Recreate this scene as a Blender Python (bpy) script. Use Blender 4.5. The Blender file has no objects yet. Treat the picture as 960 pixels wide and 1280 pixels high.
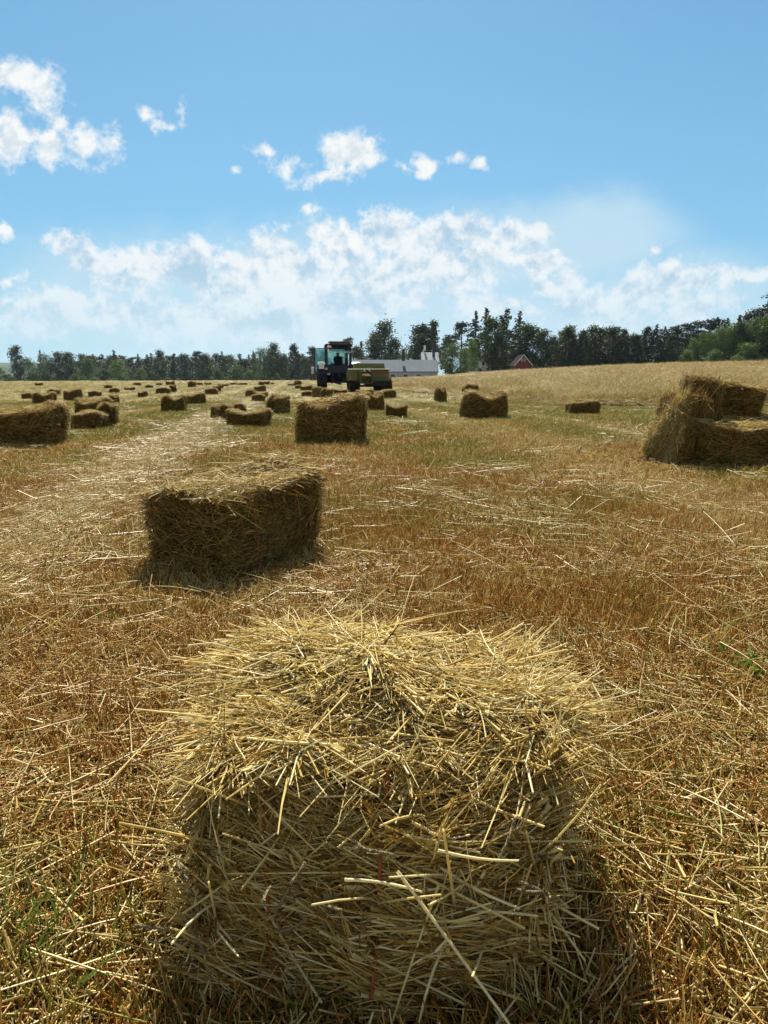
import bpy, bmesh, math, random
import numpy as np
from mathutils import Vector, Matrix, noise as mnoise
R = math.radians
rng = np.random.default_rng(7)
random.seed(7)
scene = bpy.context.scene
COL = scene.collection

# ------------------------------------------------------------------ camera
F = 900.0; HZ = 469.0; CAMZ = 1.0          # focal in pixels of the 960 px wide photograph
PITCH = math.atan((640 - HZ) / F)
cam = bpy.data.cameras.new('camera'); camo = bpy.data.objects.new('camera', cam); COL.objects.link(camo)
cam.sensor_fit = 'HORIZONTAL'; cam.sensor_width = 36; cam.lens = 36 * F / 960
cam.clip_start = 0.05; cam.clip_end = 12000
camo.location = (0, 0, CAMZ); camo.rotation_euler = (R(90) - PITCH, 0, 0)
scene.camera = camo

# ------------------------------------------------------------------ light
SUN_AZ = R(-5); SUN_EL = R(48)               # azimuth measured from +Y, negative = left
sd = bpy.data.lights.new('sun', 'SUN'); so = bpy.data.objects.new('sun', sd); COL.objects.link(so)
sd.energy = 5.0; sd.angle = R(0.5); sd.color = (1.0, 0.94, 0.80)
sunv = Vector((math.sin(SUN_AZ) * math.cos(SUN_EL), math.cos(SUN_AZ) * math.cos(SUN_EL), math.sin(SUN_EL)))
so.rotation_euler = sunv.to_track_quat('Z', 'Y').to_euler()
vs = scene.view_settings
vs.view_transform = 'Standard'; vs.look = 'None'; EXPO = 0.95; vs.exposure = EXPO; vs.gamma = 1; vs.use_curve_mapping = False
scene.cycles.max_bounces = 4; scene.cycles.diffuse_bounces = 3; scene.cycles.glossy_bounces = 2
scene.cycles.transmission_bounces = 3; scene.cycles.transparent_max_bounces = 6; scene.cycles.volume_bounces = 0
scene.cycles.caustics_reflective = False; scene.cycles.caustics_refractive = False

class NT:
    """tiny node-graph writer"""
    def __init__(s, tree): s.t = tree; s.n = tree.nodes; s.l = tree.links; s.n.clear()
    def node(s, typ, props=None, **ins):
        x = s.n.new(typ)
        for k, v in (props or {}).items(): setattr(x, k, v)
        for k, v in ins.items():
            key = int(k[1:]) if k[0] == 'i' and k[1:].isdigit() else k.replace('_', ' ')
            s.put(x.inputs[key], v)
        return x
    def put(s, sock, v):
        if isinstance(v, bpy.types.NodeSocket): s.l.new(v, sock)
        elif isinstance(v, bpy.types.Node): s.l.new(v.outputs[0], sock)
        elif isinstance(v, (tuple, list)) and sock.type == 'RGBA' and len(v) == 3: sock.default_value = (*v, 1)
        else: sock.default_value = v
    def m(s, op, a, b=0.0, c=0.0, clamp=False):
        x = s.node('ShaderNodeMath', {'operation': op, 'use_clamp': clamp}, i0=a, i1=b)
        if op in ('MULTIPLY_ADD', 'SMOOTH_MAX', 'SMOOTH_MIN', 'COMPARE', 'WRAP'): s.put(x.inputs[2], c)
        return x.outputs[0]
    def v(s, op, a, b=(0, 0, 0)):
        x = s.node('ShaderNodeVectorMath', {'operation': op}, i0=a)
        if op != 'LENGTH' and op != 'NORMALIZE': s.put(x.inputs[1], b)
        return x.outputs[1] if op in ('LENGTH', 'DOT_PRODUCT', 'DISTANCE') else x.outputs[0]
    def ss(s, x, a, b):
        return s.node('ShaderNodeMapRange', {'interpolation_type': 'SMOOTHSTEP'}, i0=x, i1=a, i2=b, i3=0.0, i4=1.0).outputs[0]
    def mix(s, f, a, b, mode='MIX'):
        x = s.node('ShaderNodeMix', {'data_type': 'RGBA', 'blend_type': mode})
        s.put(x.inputs[0], f); s.put(x.inputs[6], a); s.put(x.inputs[7], b)
        return x.outputs[2]
    def noise(s, vec, scale, detail=4, rough=.55, w=None):
        x = s.node('ShaderNodeTexNoise', None, Vector=vec, Scale=scale, Detail=detail, Roughness=rough)
        return x.outputs[0]
    def ramp(s, f, stops):
        x = s.node('ShaderNodeValToRGB', None, i0=f); e = x.color_ramp.elements
        while len(e) < len(stops): e.new(.5)
        for k, (p, c) in enumerate(stops): e[k].position = p; e[k].color = (*c, 1)
        return x.outputs[0]

# ------------------------------------------------------------------ sky
def uv_of(px, py):
    """gnomonic sky coordinates (east/north, up/north) of a direction"""
    a, b = (px - 480) / F, -(py - 640) / F
    y = math.cos(PITCH) + b * math.sin(PITCH); z = -math.sin(PITCH) + b * math.cos(PITCH)
    return a / y, z / y
world = bpy.data.worlds.new('World'); scene.world = world; world.use_nodes = True
world.cycles.sampling_method = 'MANUAL'; world.cycles.sample_map_resolution = 256
w = NT(world.node_tree)
SKYS = 0.053
sky = w.node('ShaderNodeTexSky', {'sky_type': 'NISHITA', 'sun_disc': False, 'sun_elevation': SUN_EL,
                                 'sun_rotation': SUN_AZ, 'altitude': 100, 'air_density': 1.0, 'dust_density': 0.35, 'ozone_density': 2.2})
dirv = w.node('ShaderNodeTexCoord').outputs['Generated']
sep = w.node('ShaderNodeSeparateXYZ', None, i0=dirv)
dx, dy, dz = sep.outputs
dyc = w.m('MAXIMUM', dy, 0.05)
u = w.m('DIVIDE', dx, dyc); v = w.m('DIVIDE', dz, dyc)
uv = w.node('ShaderNodeCombineXYZ', None, i0=u, i1=v, i2=0.0).outputs[0]
# domain warp gives the cauliflower edges
wn = w.node('ShaderNodeTexNoise', None, Vector=uv, Scale=9.0, Detail=5.0, Roughness=.6)
wv = w.v('MULTIPLY', w.v('SUBTRACT', wn.outputs['Color'], (.5, .5, .5)), (.075, .06, 0))
p = w.v('ADD', uv, wv)
def blobs(lst, soft):
    acc = None
    for (px, py, rx, ry, st) in lst:
        cu, cv = uv_of(px, py)
        d = w.v('MULTIPLY', w.v('SUBTRACT', p, (cu, cv, 0)), (F / rx, F / ry, 0))
        val = w.m('MULTIPLY', w.m('SUBTRACT', 1.0, w.v('LENGTH', d)), st)
        acc = val if acc is None else w.m('SMOOTH_MAX', acc, val, soft)
    return acc
cum = blobs([(30, 84, 36, 22, 1.0), (58, 104, 22, 26, .8), (12, 176, 44, 34, 1.1), (62, 186, 40, 24, .9), (108, 182, 52, 28, 1.15), (75, 152, 22, 16, .5),
             (202, 152, 24, 9, .95), (224, 136, 9, 20, .85), (186, 144, 16, 11, .9),
             (440, 194, 40, 38, 1.35), (385, 200, 30, 12, .42), (412, 226, 38, 12, .6), (340, 186, 24, 8, .8), (362, 205, 24, 12, .35),
             (528, 205, 16, 17, 1.0), (572, 196, 22, 11, .9), (600, 203, 18, 10, .95), (503, 209, 8, 8, .5),
             (288, 212, 12, 6, .6), (2, 290, 14, 14, .9), (18, 350, 16, 9, .6), (3, 377, 14, 9, .6),
             (398, 282, 36, 24, .8), (420, 305, 30, 28, .9), (350, 290, 14, 10, .5), (382, 262, 14, 14, .6), (452, 264, 12, 6, .5),
             (822, 313, 17, 9, .8)], .08)
low = blobs([(75, 305, 30, 14, .9), (115, 318, 46, 22, 1.1), (160, 335, 60, 28, .9), (235, 342, 60, 30, 1.1), (90, 375, 60, 22, .8),
             (265, 362, 60, 26, .8), (345, 322, 60, 30, 1.0), (420, 318, 60, 34, 1.0), (310, 352, 60, 30, .8), (380, 350, 90, 34, .9),
             (495, 290, 48, 26, 1.2), (560, 290, 66, 24, 1.2), (640, 292, 50, 20, 1.0), (560, 318, 80, 26, .9), (670, 325, 36, 14, .8),
             (410, 388, 60, 20, .8), (520, 345, 70, 40, 1.0), (575, 352, 56, 36, 1.15), (620, 385, 60, 20, .8), (460, 370, 70, 34, .9),
             (200, 395, 120, 30, .7), (330, 400, 120, 30, .7), (60, 400, 90, 22, .5),
             (740, 385, 90, 30, .7), (860, 350, 80, 22, .85), (930, 345, 50, 18, .7), (800, 370, 80, 24, .7), (690, 360, 50, 24, .6), (880, 385, 70, 20, .6)], .12)
veil = blobs([(725, 300, 140, 60, 1.5), (690, 330, 110, 50, 1.2), (650, 270, 90, 26, .6), (600, 330, 200, 70, 1.0), (400, 350, 300, 70, .9), (480, 400, 700, 60, 1.2),
              (850, 370, 180, 60, 1.0), (160, 360, 220, 70, .8), (770, 330, 60, 50, .7)], .2)
def cnoise(vec, scale, detail, rough, dist=0.0):
    return w.node('ShaderNodeTexNoise', None, Vector=vec, Scale=scale, Detail=detail, Roughness=rough, Distortion=dist).outputs[0]
def billow(vec):
    a_ = cnoise(vec, 10.0, 3.0, .5, .6)
    b_ = w.m('ABSOLUTE', w.m('MULTIPLY_ADD', cnoise(w.v('ADD', vec, (3, 1, 4)), 30.0, 6.0, .62, .3), 2.0, -1.0))
    return w.m('ADD', w.m('MULTIPLY', a_, .80), w.m('SUBTRACT', .17, w.m('MULTIPLY', b_, .34)))
N0 = billow(uv); N1 = billow(w.v('ADD', uv, (.004, .016, 0)))
N2 = billow(w.v('ADD', uv, (.008, .034, 0)))
lit = w.m('ADD', w.m('MULTIPLY', w.m('SUBTRACT', N0, N1), .5), w.m('MULTIPLY', w.m('SUBTRACT', N0, N2), .5))                       # >0 where a billow thins out towards the sun above it
fine = cnoise(uv, 34.0, 8.0, .66)
fbs = cnoise(w.v('MULTIPLY', uv, (1, 1.9, 1)), 4.2, 8.0, .66, 1.1)
cd = w.m('ADD', w.m('MULTIPLY_ADD', w.m('SUBTRACT', N0, .56), 2.2, cum), w.m('MULTIPLY', w.m('SUBTRACT', fine, .5), 2.0))
ld = w.m('ADD', w.m('MULTIPLY_ADD', w.m('SUBTRACT', N0, .50), 2.4, low), w.m('MULTIPLY', w.m('SUBTRACT', fine, .5), 1.9))
ca = w.ss(cd, -.05, .75); la = w.m('MULTIPLY', w.ss(ld, -.08, .60), w.m('MULTIPLY_ADD', w.ss(dz, .01, .17), .62, .28))
va = w.m('MULTIPLY', w.ss(w.m('MULTIPLY_ADD', w.m('SUBTRACT', fbs, .5), 1.0, veil), -.30, .80), .80)
front = w.ss(dy, .15, .45)
K = 1 / SKYS / 2 ** EXPO
bright = tuple(K * c for c in (.93, .95, .95)); shade = tuple(K * c for c in (.56, .69, .79)); veilc = tuple(K * c for c in (.57, .76, .88))
skyc = w.mix(1.0, sky.outputs[0], (.62, 1.0, 1.03), 'MULTIPLY')
lift = w.m('MULTIPLY_ADD', w.ss(dz, .50, .0), .40, .22)
skyc = w.mix(lift, skyc, tuple(K * c for c in (.24, .51, .80)))
c1 = w.mix(w.m('MULTIPLY', va, front), skyc, veilc)
litf = w.m('ADD', lit, w.m('MULTIPLY', w.m('SUBTRACT', N0, N1), .5))
wuv = w.v('ADD', uv, w.v('MULTIPLY', wv, (.35, .35, 0)))
puff = w.m('SUBTRACT', cnoise(wuv, 17.0, 5.0, .55), cnoise(w.v('ADD', wuv, (.003, .014, 0)), 17.0, 5.0, .55))
litf = w.m('ADD', w.m('MULTIPLY', litf, 4.0), w.m('MULTIPLY', puff, 4.6))
body = w.ss(w.m('SUBTRACT', w.m('MULTIPLY', w.ss(ld, .0, 1.8), .75), litf), -.35, 1.15)
lcol = w.mix(w.m('MULTIPLY', body, 1.0), bright, tuple(K * c for c in (.43, .61, .77)))
c2 = w.mix(w.m('MULTIPLY', la, front), c1, lcol)
ccol = w.mix(w.m('MULTIPLY', w.ss(w.m('SUBTRACT', w.m('MULTIPLY', w.ss(cd, .1, 2.0), .75), litf), -.2, 1.2), .75), bright, shade)
c3 = w.mix(w.m('MULTIPLY', ca, front), c2, ccol)
# unseen warm clouds added behind the viewer to fill the shaded faces
bk = w.m('MULTIPLY', w.m('MULTIPLY', w.ss(w.m('MULTIPLY', dy, -1.0), .0, .25), w.ss(dz, -.02, .06)), w.ss(cnoise(w.v('MULTIPLY', dirv, (1, 1, 2.2)), 3.0, 6.0, .6, .5), .43, .56))
c3 = w.mix(w.m('MULTIPLY', bk, .9), c3, tuple(K * c for c in (.62, .55, .46)))
bgn = w.node('ShaderNodeBackground', None, Color=c3, Strength=SKYS)
w.node('ShaderNodeOutputWorld', None, i0=bgn)

# ------------------------------------------------------------------ terrain
XS = np.array([-2000, -400, -80, -30, 0, 10, 20, 40, 60, 80, 160, 2000.]); ZS = np.array([-3, -1.6, -.5, -.30, -.30, .10, 1.0, 2.1, 2.95, 3.9, 6.5, 12.])
def sst(a, b, x):
    t = np.clip((x - a) / (b - a), 0, 1); return t * t * (3 - 2 * t)
def crop_edge(x):
    return np.interp(x, [-6, -2.0, -1.0, 0.5, 4.0, 6.2, 9, 14, 60], [400, 150, 80, 50, 31, 24, 21.8, 21.0, 20.5])
def cropmask(x, y):
    e = crop_edge(x) + .5 * np.sin(x * 1.3) + .3 * np.sin(x * 3.1)
    return sst(-.3, .9, y - e)
def H(x, y):
    x = np.asarray(x, float); y = np.asarray(y, float)
    z = .15 * np.exp(-((y - 12) / 6.5) ** 2)
    z = z + sst(25, 150, y) * np.interp(x, XS, ZS)
    z = z - np.where(x < 0, 1, np.clip(1 - x / 40, 0, 1)) * 1.3 * sst(150, 300, y)
    near = np.exp(-(y / 60.) ** 2)
    z = z + .012 * np.sin(x * 1.7 + 1) * np.sin(y * 1.3) * near * sst(2.2, 5, y) + .02 * np.sin(x * .31 + y * .17) * sst(6, 14, y)
    return z + .20 * cropmask(x, y)
def Hs(x, y): return float(H(x, y))
def ray(px, py):
    a, b = (px - 480) / F, -(py - 640) / F
    return np.array([a, math.cos(PITCH) + b * math.sin(PITCH), -math.sin(PITCH) + b * math.cos(PITCH)])
def ground_at(px, py):
    d = ray(px, py); t = .3
    while t < 900:
        q = d * t
        if CAMZ + q[2] < Hs(q[0], q[1]): break
        t *= 1.004
    return d[0] * t, d[1] * t, t

# ------------------------------------------------------------------ tagging helpers
def tag(o, label=None, cat=None, group=None, kind=None):
    if label: o['label'] = label
    if cat: o['category'] = cat
    if group: o['group'] = group
    if kind: o['kind'] = kind
    return o
def empty(name, loc, rz=0, **k):
    o = bpy.data.objects.new(name, None); COL.objects.link(o); o.location = loc; o.rotation_euler = (0, 0, rz)
    o.empty_display_size = .2
    return tag(o, **k)
def link(name, me, mats, parent=None, smooth=False):
    o = bpy.data.objects.new(name, me); COL.objects.link(o)
    if not isinstance(mats, (list, tuple)): mats = [mats]
    if not me.materials:
        for mm in mats: me.materials.append(mm)
    if parent: o.parent = parent
    return o

# ------------------------------------------------------------------ numpy mesh builder
class Acc:
    def __init__(s): s.V = []; s.Q = []; s.T = []; s.A = []; s.n = 0
    def add(s, V, Q, rnd, mat=0):
        s.V.append(V); s.Q.append(Q + s.n); s.T.append(np.full(len(Q), mat, np.int32)); s.A.append(np.broadcast_to(rnd, (len(V),)).astype(np.float32)); s.n += len(V)
    def mesh(s, name, smooth=False):
        V = np.concatenate(s.V).astype(np.float32); Q = np.concatenate(s.Q).astype(np.int32); T = np.concatenate(s.T); A = np.concatenate(s.A)
        me = bpy.data.meshes.new(name)
        me.vertices.add(len(V)); me.vertices.foreach_set('co', V.ravel())
        me.loops.add(Q.size); me.loops.foreach_set('vertex_index', Q.ravel())
        me.polygons.add(len(Q)); me.polygons.foreach_set('loop_start', np.arange(0, Q.size, Q.shape[1], dtype=np.int32))
        me.polygons.foreach_set('material_index', T)
        if smooth: me.polygons.foreach_set('use_smooth', np.ones(len(Q), bool))
        a = me.attributes.new('rnd', 'FLOAT', 'POINT'); a.data.foreach_set('value', A)
        me.update(calc_edges=True)
        return me
def unit(a): return a / np.maximum(np.linalg.norm(a, axis=1, keepdims=True), 1e-9)
def straws(acc, P, D, L, bend, wd, nseg=2, k=3, rnd=None, mat=0, taper=.3, rg=rng):
    n = len(P)
    if n == 0: return
    if rnd is None: rnd = rg.random(n)
    D = unit(D); N1 = unit(np.cross(D, rg.normal(size=(n, 3)))); N2 = np.cross(D, N1)
    L = np.broadcast_to(L, (n,)); wd = np.broadcast_to(wd, (n,))
    t = np.linspace(0, 1, nseg + 1)
    C = P[:, None] + D[:, None] * (L[:, None, None] * t[None, :, None]) + bend[:, None] * (t ** 2)[None, :, None]
    r = (wd[:, None] * (1 - taper * t)[None]) / 2
    if k == 2: ang = np.array([0, math.pi])
    else: ang = np.arange(k) * 2 * math.pi / k
    off = N1[:, None] * np.cos(ang)[None, :, None] + N2[:, None] * np.sin(ang)[None, :, None]
    V = C[:, :, None] + r[:, :, None, None] * off[:, None]
    V = V.reshape(-1, 3)
    kk = k if k > 2 else 1
    i = np.arange(n)[:, None, None] * (nseg + 1) * k; j = np.arange(nseg)[None, :, None] * k; s = np.arange(kk)[None, None, :]
    s2 = (s + 1) % k
    Q = np.stack([i + j + s, i + j + s2, i + j + k + s2, i + j + k + s], -1).reshape(-1, 4)
    acc.add(V, Q, np.repeat(rnd, (nseg + 1) * k), mat)

# ------------------------------------------------------------------ materials
def mat(name, color=(.5, .5, .5), rough=.6, metal=0.0, noise_amt=.12, scale=8.0, spec=.4, bump=0.0):
    m = bpy.data.materials.new(name); m.use_nodes = True; g = NT(m.node_tree)
    pos = g.node('ShaderNodeTexCoord').outputs['Object']
    nz = g.noise(pos, scale, 6, .65)
    nz2 = g.noise(pos, scale * .22, 3, .5)
    f = g.m('MULTIPLY_ADD', g.m('SUBTRACT', g.m('ADD', nz, nz2), 1.0), noise_amt * 4, 1.0)
    col = g.mix(1.0, color, g.node('ShaderNodeCombineColor', None, i0=f, i1=f, i2=f).outputs[0], 'MULTIPLY')
    b = g.node('ShaderNodeBsdfPrincipled', None, Base_Color=col, Roughness=g.m('MULTIPLY_ADD', nz, .2, rough - .1), Metallic=metal)
    b.inputs['Specular IOR Level'].default_value = spec
    if bump: g.put(b.inputs['Normal'], g.node('ShaderNodeBump', None, Strength=bump, Distance=.02, Height=nz).outputs[0])
    g.node('ShaderNodeOutputMaterial', None, i0=b)
    return m
def field_factors(g):
    """slow colour fields over the whole meadow, in metres: reddish stubble, green regrowth, pale windrow lines"""
    pos = g.node('ShaderNodeNewGeometry').outputs['Position']
    s = g.node('ShaderNodeSeparateXYZ', None, i0=pos)
    x, y = s.outputs[0], s.outputs[1]
    flat = g.node('ShaderNodeCombineXYZ', None, i0=x, i1=y, i2=0.0).outputs[0]
    n1 = g.noise(flat, 1.5, 5, .7); n2 = g.noise(g.v('ADD', flat, (31, 7, 0)), .55, 5, .65); n3 = g.noise(flat, 3.2, 3, .6)
    wob = g.m('MULTIPLY', g.m('SUBTRACT', n3, .5), .55)
    rows = g.m('ADD', g.m('ADD', g.m('MULTIPLY_ADD', y, .122, x), 1.55), wob)
    ph = g.m('ABSOLUTE', g.m('WRAP', rows, 1.075, -1.075))                 # distance to the nearest windrow line
    far = g.ss(y, 6.0, 16.0)
    main = g.m('MULTIPLY', g.ss(g.m('ABSOLUTE', rows), .42, .08), .6)
    side = g.ss(g.m('ABSOLUTE', g.m('SUBTRACT', rows, 4.5)), .9, .1)
    left = g.ss(x, 5.5, 1.0)
    line = g.m('MULTIPLY', g.ss(ph, .42, .10), g.m('MULTIPLY', far, g.m('MULTIPLY_ADD', left, .55, .3)))
    pale = g.m('MAXIMUM', g.m('MAXIMUM', main, g.m('MULTIPLY', side, .6)), line)
    green = g.m('MULTIPLY', g.ss(g.m('ADD', n2, g.m('MULTIPLY', far, .13)), .47, .62), g.m('SUBTRACT', 1.0, g.m('MULTIPLY', pale, .8)))
    green = g.m('MULTIPLY', green, g.m('MULTIPLY_ADD', g.ss(y, 3.0, 9.0), .78, .22))
    red = g.m('MULTIPLY', g.ss(n1, .38, .58), g.ss(y, 15.0, 5.0))
    dense = g.ss(y, 1.0, 2.6)
    return dict(pos=pos, x=x, y=y, pale=pale, green=green, red=red, n3=n3, flat=flat, dense=dense)
def straw_mat(name, stops, field=0.0, translucent=.28, rough=.5, spec=.22, redc=(.50, .205, .035), grc=(.29, .32, .045), palec=(.76, .63, .31), hue=None):
    m = bpy.data.materials.new(name); m.use_nodes = True; g = NT(m.node_tree)
    rnd = g.node('ShaderNodeAttribute', {'attribute_name': 'rnd'}).outputs['Fac']
    base = g.ramp(rnd, stops)
    if field:
        f = field_factors(g)
        r2 = g.m('FRACT', g.m('MULTIPLY', rnd, 17.31)); r3 = g.m('FRACT', g.m('MULTIPLY', rnd, 41.7)); r4 = g.m('FRACT', g.m('MULTIPLY', rnd, 91.1))
        base = g.mix(g.m('MULTIPLY', g.m('LESS_THAN', r2, g.m('MULTIPLY_ADD', f['red'], .40, .10)), .85 * field), base, redc)
        base = g.mix(g.m('MULTIPLY', g.m('LESS_THAN', r3, g.m('MULTIPLY_ADD', f['green'], .62, .04)), .9 * field), base, grc)
        base = g.mix(g.m('MULTIPLY', g.m('LESS_THAN', r4, g.m('MULTIPLY_ADD', f['pale'], .65, .03)), .9 * field), base, palec)
    # short nodes and age marks along each stalk
    pos = g.node('ShaderNodeTexCoord').outputs['Object']
    nz = g.noise(pos, 24, 2, .6)
    k = g.m('MULTIPLY_ADD', g.ss(nz, .3, .7), .22, .86)
    base = g.mix(1.0, base, g.node('ShaderNodeCombineColor', None, i0=k, i1=k, i2=k).outputs[0], 'MULTIPLY')
    b = g.node('ShaderNodeBsdfPrincipled', None, Base_Color=base, Roughness=rough)
    b.inputs['Specular IOR Level'].default_value = spec
    tr = g.node('ShaderNodeBsdfTranslucent', None, Color=base)
    mx = g.node('ShaderNodeMixShader', None, i0=translucent, i1=b.outputs[0], i2=tr.outputs[0])
    g.node('ShaderNodeOutputMaterial', None, i0=mx)
    return m
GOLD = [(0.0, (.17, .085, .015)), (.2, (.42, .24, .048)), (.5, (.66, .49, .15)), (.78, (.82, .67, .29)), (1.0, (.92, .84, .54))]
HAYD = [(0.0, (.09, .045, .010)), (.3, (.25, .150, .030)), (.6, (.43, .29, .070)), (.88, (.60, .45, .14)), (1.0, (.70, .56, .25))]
M = {}
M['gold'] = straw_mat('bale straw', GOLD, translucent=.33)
M['hay'] = straw_mat('bale hay', HAYD, translucent=.34)
M['stub'] = straw_mat('stubble', [(0, (.09, .042, .010)), (.30, (.40, .25, .058)), (.62, (.74, .54, .17)), (1, (.92, .80, .44))], field=1, translucent=.3)
M['litter'] = straw_mat('litter', [(0, (.13, .075, .017)), (.35, (.36, .24, .058)), (.7, (.62, .47, .16)), (1, (.88, .77, .45))], field=.6, translucent=.22, rough=.40, spec=.35)
M['swath'] = straw_mat('swath', [(0, (.24, .155, .05)), (.35, (.52, .40, .16)), (.75, (.74, .60, .29)), (1, (.88, .77, .46))], translucent=.3)
M['green'] = straw_mat('grass blade', [(0, (.06, .10, .015)), (.5, (.12, .19, .03)), (1, (.24, .30, .06))], translucent=.42)
M['weed'] = straw_mat('weed leaf', [(0, (.07, .17, .015)), (1, (.14, .30, .03))], translucent=.45)
M['seed'] = mat('seed head', (.28, .22, .11), .85, 0, .25, 300, bump=.6)
M['twine'] = mat('twine', (.30, .075, .02), .8, 0, .2, 200)
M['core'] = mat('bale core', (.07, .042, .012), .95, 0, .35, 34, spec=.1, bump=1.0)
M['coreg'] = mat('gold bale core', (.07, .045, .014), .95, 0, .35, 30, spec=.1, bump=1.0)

# ground
def ground_mat():
    m = bpy.data.materials.new('field soil'); m.use_nodes = True; g = NT(m.node_tree)
    f = field_factors(g)
    n = g.noise(f['flat'], 9, 8, .7); nn = g.noise(f['flat'], 45, 4, .7)
    base = g.ramp(g.m('ADD', g.m('MULTIPLY', n, .5), g.m('MULTIPLY', nn, .5)), [(.30, (.030, .018, .006)), (.5, (.085, .052, .014)), (.68, (.25, .175, .05))])
    farr = g.ss(f['y'], 14.0, 60.0)
    straw = g.ramp(g.noise(f['flat'], 1.7, 8, .75), [(.3, (.20, .16, .05)), (.52, (.33, .27, .09)), (.7, (.48, .37, .16))])
    base = g.mix(g.m('MULTIPLY', farr, .9), base, straw)
    base = g.mix(g.m('MULTIPLY', f['green'], .6), base, (.22, .23, .045))
    base = g.mix(g.m('MULTIPLY', f['pale'], .45), base, (.46, .36, .18))
    b = g.node('ShaderNodeBsdfPrincipled', None, Base_Color=base, Roughness=.95)
    b.inputs['Specular IOR Level'].default_value = .1
    g.put(b.inputs['Normal'], g.node('ShaderNodeBump', None, Strength=.9, Distance=.05, Height=n).outputs[0])
    g.node('ShaderNodeOutputMaterial', None, i0=b)
    return m
M['ground'] = ground_mat()
gx = np.concatenate([-np.geomspace(3000, 14, 60), np.arange(-13.5, 13.6, .3), np.geomspace(14, 3000, 60)])
gy = np.concatenate([[-60, -30, -15, -8, -4, -2], np.arange(-1, 40, .3), np.geomspace(41, 4000, 120)])
GX, GY = np.meshgrid(gx, gy); GZ = H(GX, GY)
GZ = np.where(GY > 300, GZ - .020 * (GY - 300), GZ)
nx, ny = len(gx), len(gy)
idx = np.arange(nx * ny).reshape(ny, nx)
Q = np.stack([idx[:-1, :-1], idx[:-1, 1:], idx[1:, 1:], idx[1:, :-1]], -1).reshape(-1, 4)
a = Acc(); a.add(np.stack([GX, GY, GZ], -1).reshape(-1, 3), Q, 0.5)
g_o = link('field_ground', a.mesh('field_ground', True), M['ground']); tag(g_o, 'mown hay field rising gently to the right', kind='structure')

# far wooded hills at the left, pale through the air
def ridge(name, x0, x1, y0, depth, hmax, seed, material, label):
    xs = np.linspace(x0, x1, 160); ds = np.linspace(0, depth, 14)
    X, D = np.meshgrid(xs, ds)
    t = (X - x0) / (x1 - x0)
    Z = -60 + (hmax + 60) * np.sin(np.clip(D / depth, 0, 1) * math.pi) ** .7 * (.55 + .45 * np.sin(t * 7 + seed)) * np.sin(np.clip(t, 0, 1) * math.pi) ** .5
    Z = Z + np.sin(X * .21 + D * .3 + seed) * 1.2 + np.sin(X * .53 - D * .2) * .8
    n_, m_ = X.shape; ii = np.arange(n_ * m_).reshape(n_, m_)
    QQ = np.stack([ii[:-1, :-1], ii[:-1, 1:], ii[1:, 1:], ii[1:, :-1]], -1).reshape(-1, 4)
    ac = Acc(); ac.add(np.stack([X, Y0(D, y0), Z], -1).reshape(-1, 3), QQ, .5)
    return tag(link(name, ac.mesh(name, True), material), label, kind='structure')
def Y0(D, y0): return D + y0
M['hill'] = mat('wooded hill', (.045, .075, .035), .95, 0, .3, .03, spec=.05)
ridge('far_hill', -2600, 300, 1500, 900, 34, -2.4, M['hill'], 'wooded hill fading blue beyond the trees')

# ------------------------------------------------------------------ box helpers for machines and houses
def bx(bm, c, s, rot=None, bev=0.0):
    r = bmesh.ops.create_cube(bm, size=1)
    vs_ = r['verts']; bmesh.ops.scale(bm, vec=s, verts=vs_)
    if bev:
        es = list({e for vv in vs_ for e in vv.link_edges})
        rr = bmesh.ops.bevel(bm, geom=es, offset=bev, segments=2, affect='EDGES', profile=.6)
        vs_ = list({vv for f_ in rr['faces'] for vv in f_.verts} | {vv for vv in vs_ if vv.is_valid})
    if rot: bmesh.ops.rotate(bm, cent=(0, 0, 0), matrix=Matrix.Rotation(rot[1], 3, rot[0]), verts=vs_)
    bmesh.ops.translate(bm, vec=c, verts=vs_)
def cyl(bm, c, r, d, axis='X', seg=28, r2=None):
    rr = bmesh.ops.create_cone(bm, cap_ends=True, segments=seg, radius1=r, radius2=r if r2 is None else r2, depth=d)
    if axis == 'X': mt = Matrix.Rotation(R(90), 3, 'Y')
    elif axis == 'Y': mt = Matrix.Rotation(R(90), 3, 'X')
    else: mt = Matrix.Identity(3)
    bmesh.ops.rotate(bm, cent=(0, 0, 0), matrix=mt, verts=rr['verts']); bmesh.ops.translate(bm, vec=c, verts=rr['verts'])
def bar(bm, a_, b_, r, seg=8):
    a_, b_ = Vector(a_), Vector(b_); d = b_ - a_
    rr = bmesh.ops.create_cone(bm, cap_ends=True, segments=seg, radius1=r, radius2=r, depth=d.length)
    bmesh.ops.rotate(bm, cent=(0, 0, 0), matrix=d.to_track_quat('Z', 'Y').to_matrix(), verts=rr['verts'])
    bmesh.ops.translate(bm, vec=(a_ + b_) / 2, verts=rr['verts'])
def prism(bm, pts, x0, x1):
    """polygon in YZ pushed along X"""
    A = [bm.verts.new((x0, y, z)) for y, z in pts]; B = [bm.verts.new((x1, y, z)) for y, z in pts]
    n = len(pts); bm.faces.new(A[::-1]); bm.faces.new(B)
    for i in range(n): bm.faces.new((A[i], A[(i + 1) % n], B[(i + 1) % n], B[i]))
def prismY(bm, pts, y0, y1):
    A = [bm.verts.new((x, y0, z)) for x, z in pts]; B = [bm.verts.new((x, y1, z)) for x, z in pts]
    n = len(pts); bm.faces.new(A); bm.faces.new(B[::-1])
    for i in range(n): bm.faces.new((A[i], B[i], B[(i + 1) % n], A[(i + 1) % n]))
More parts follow.
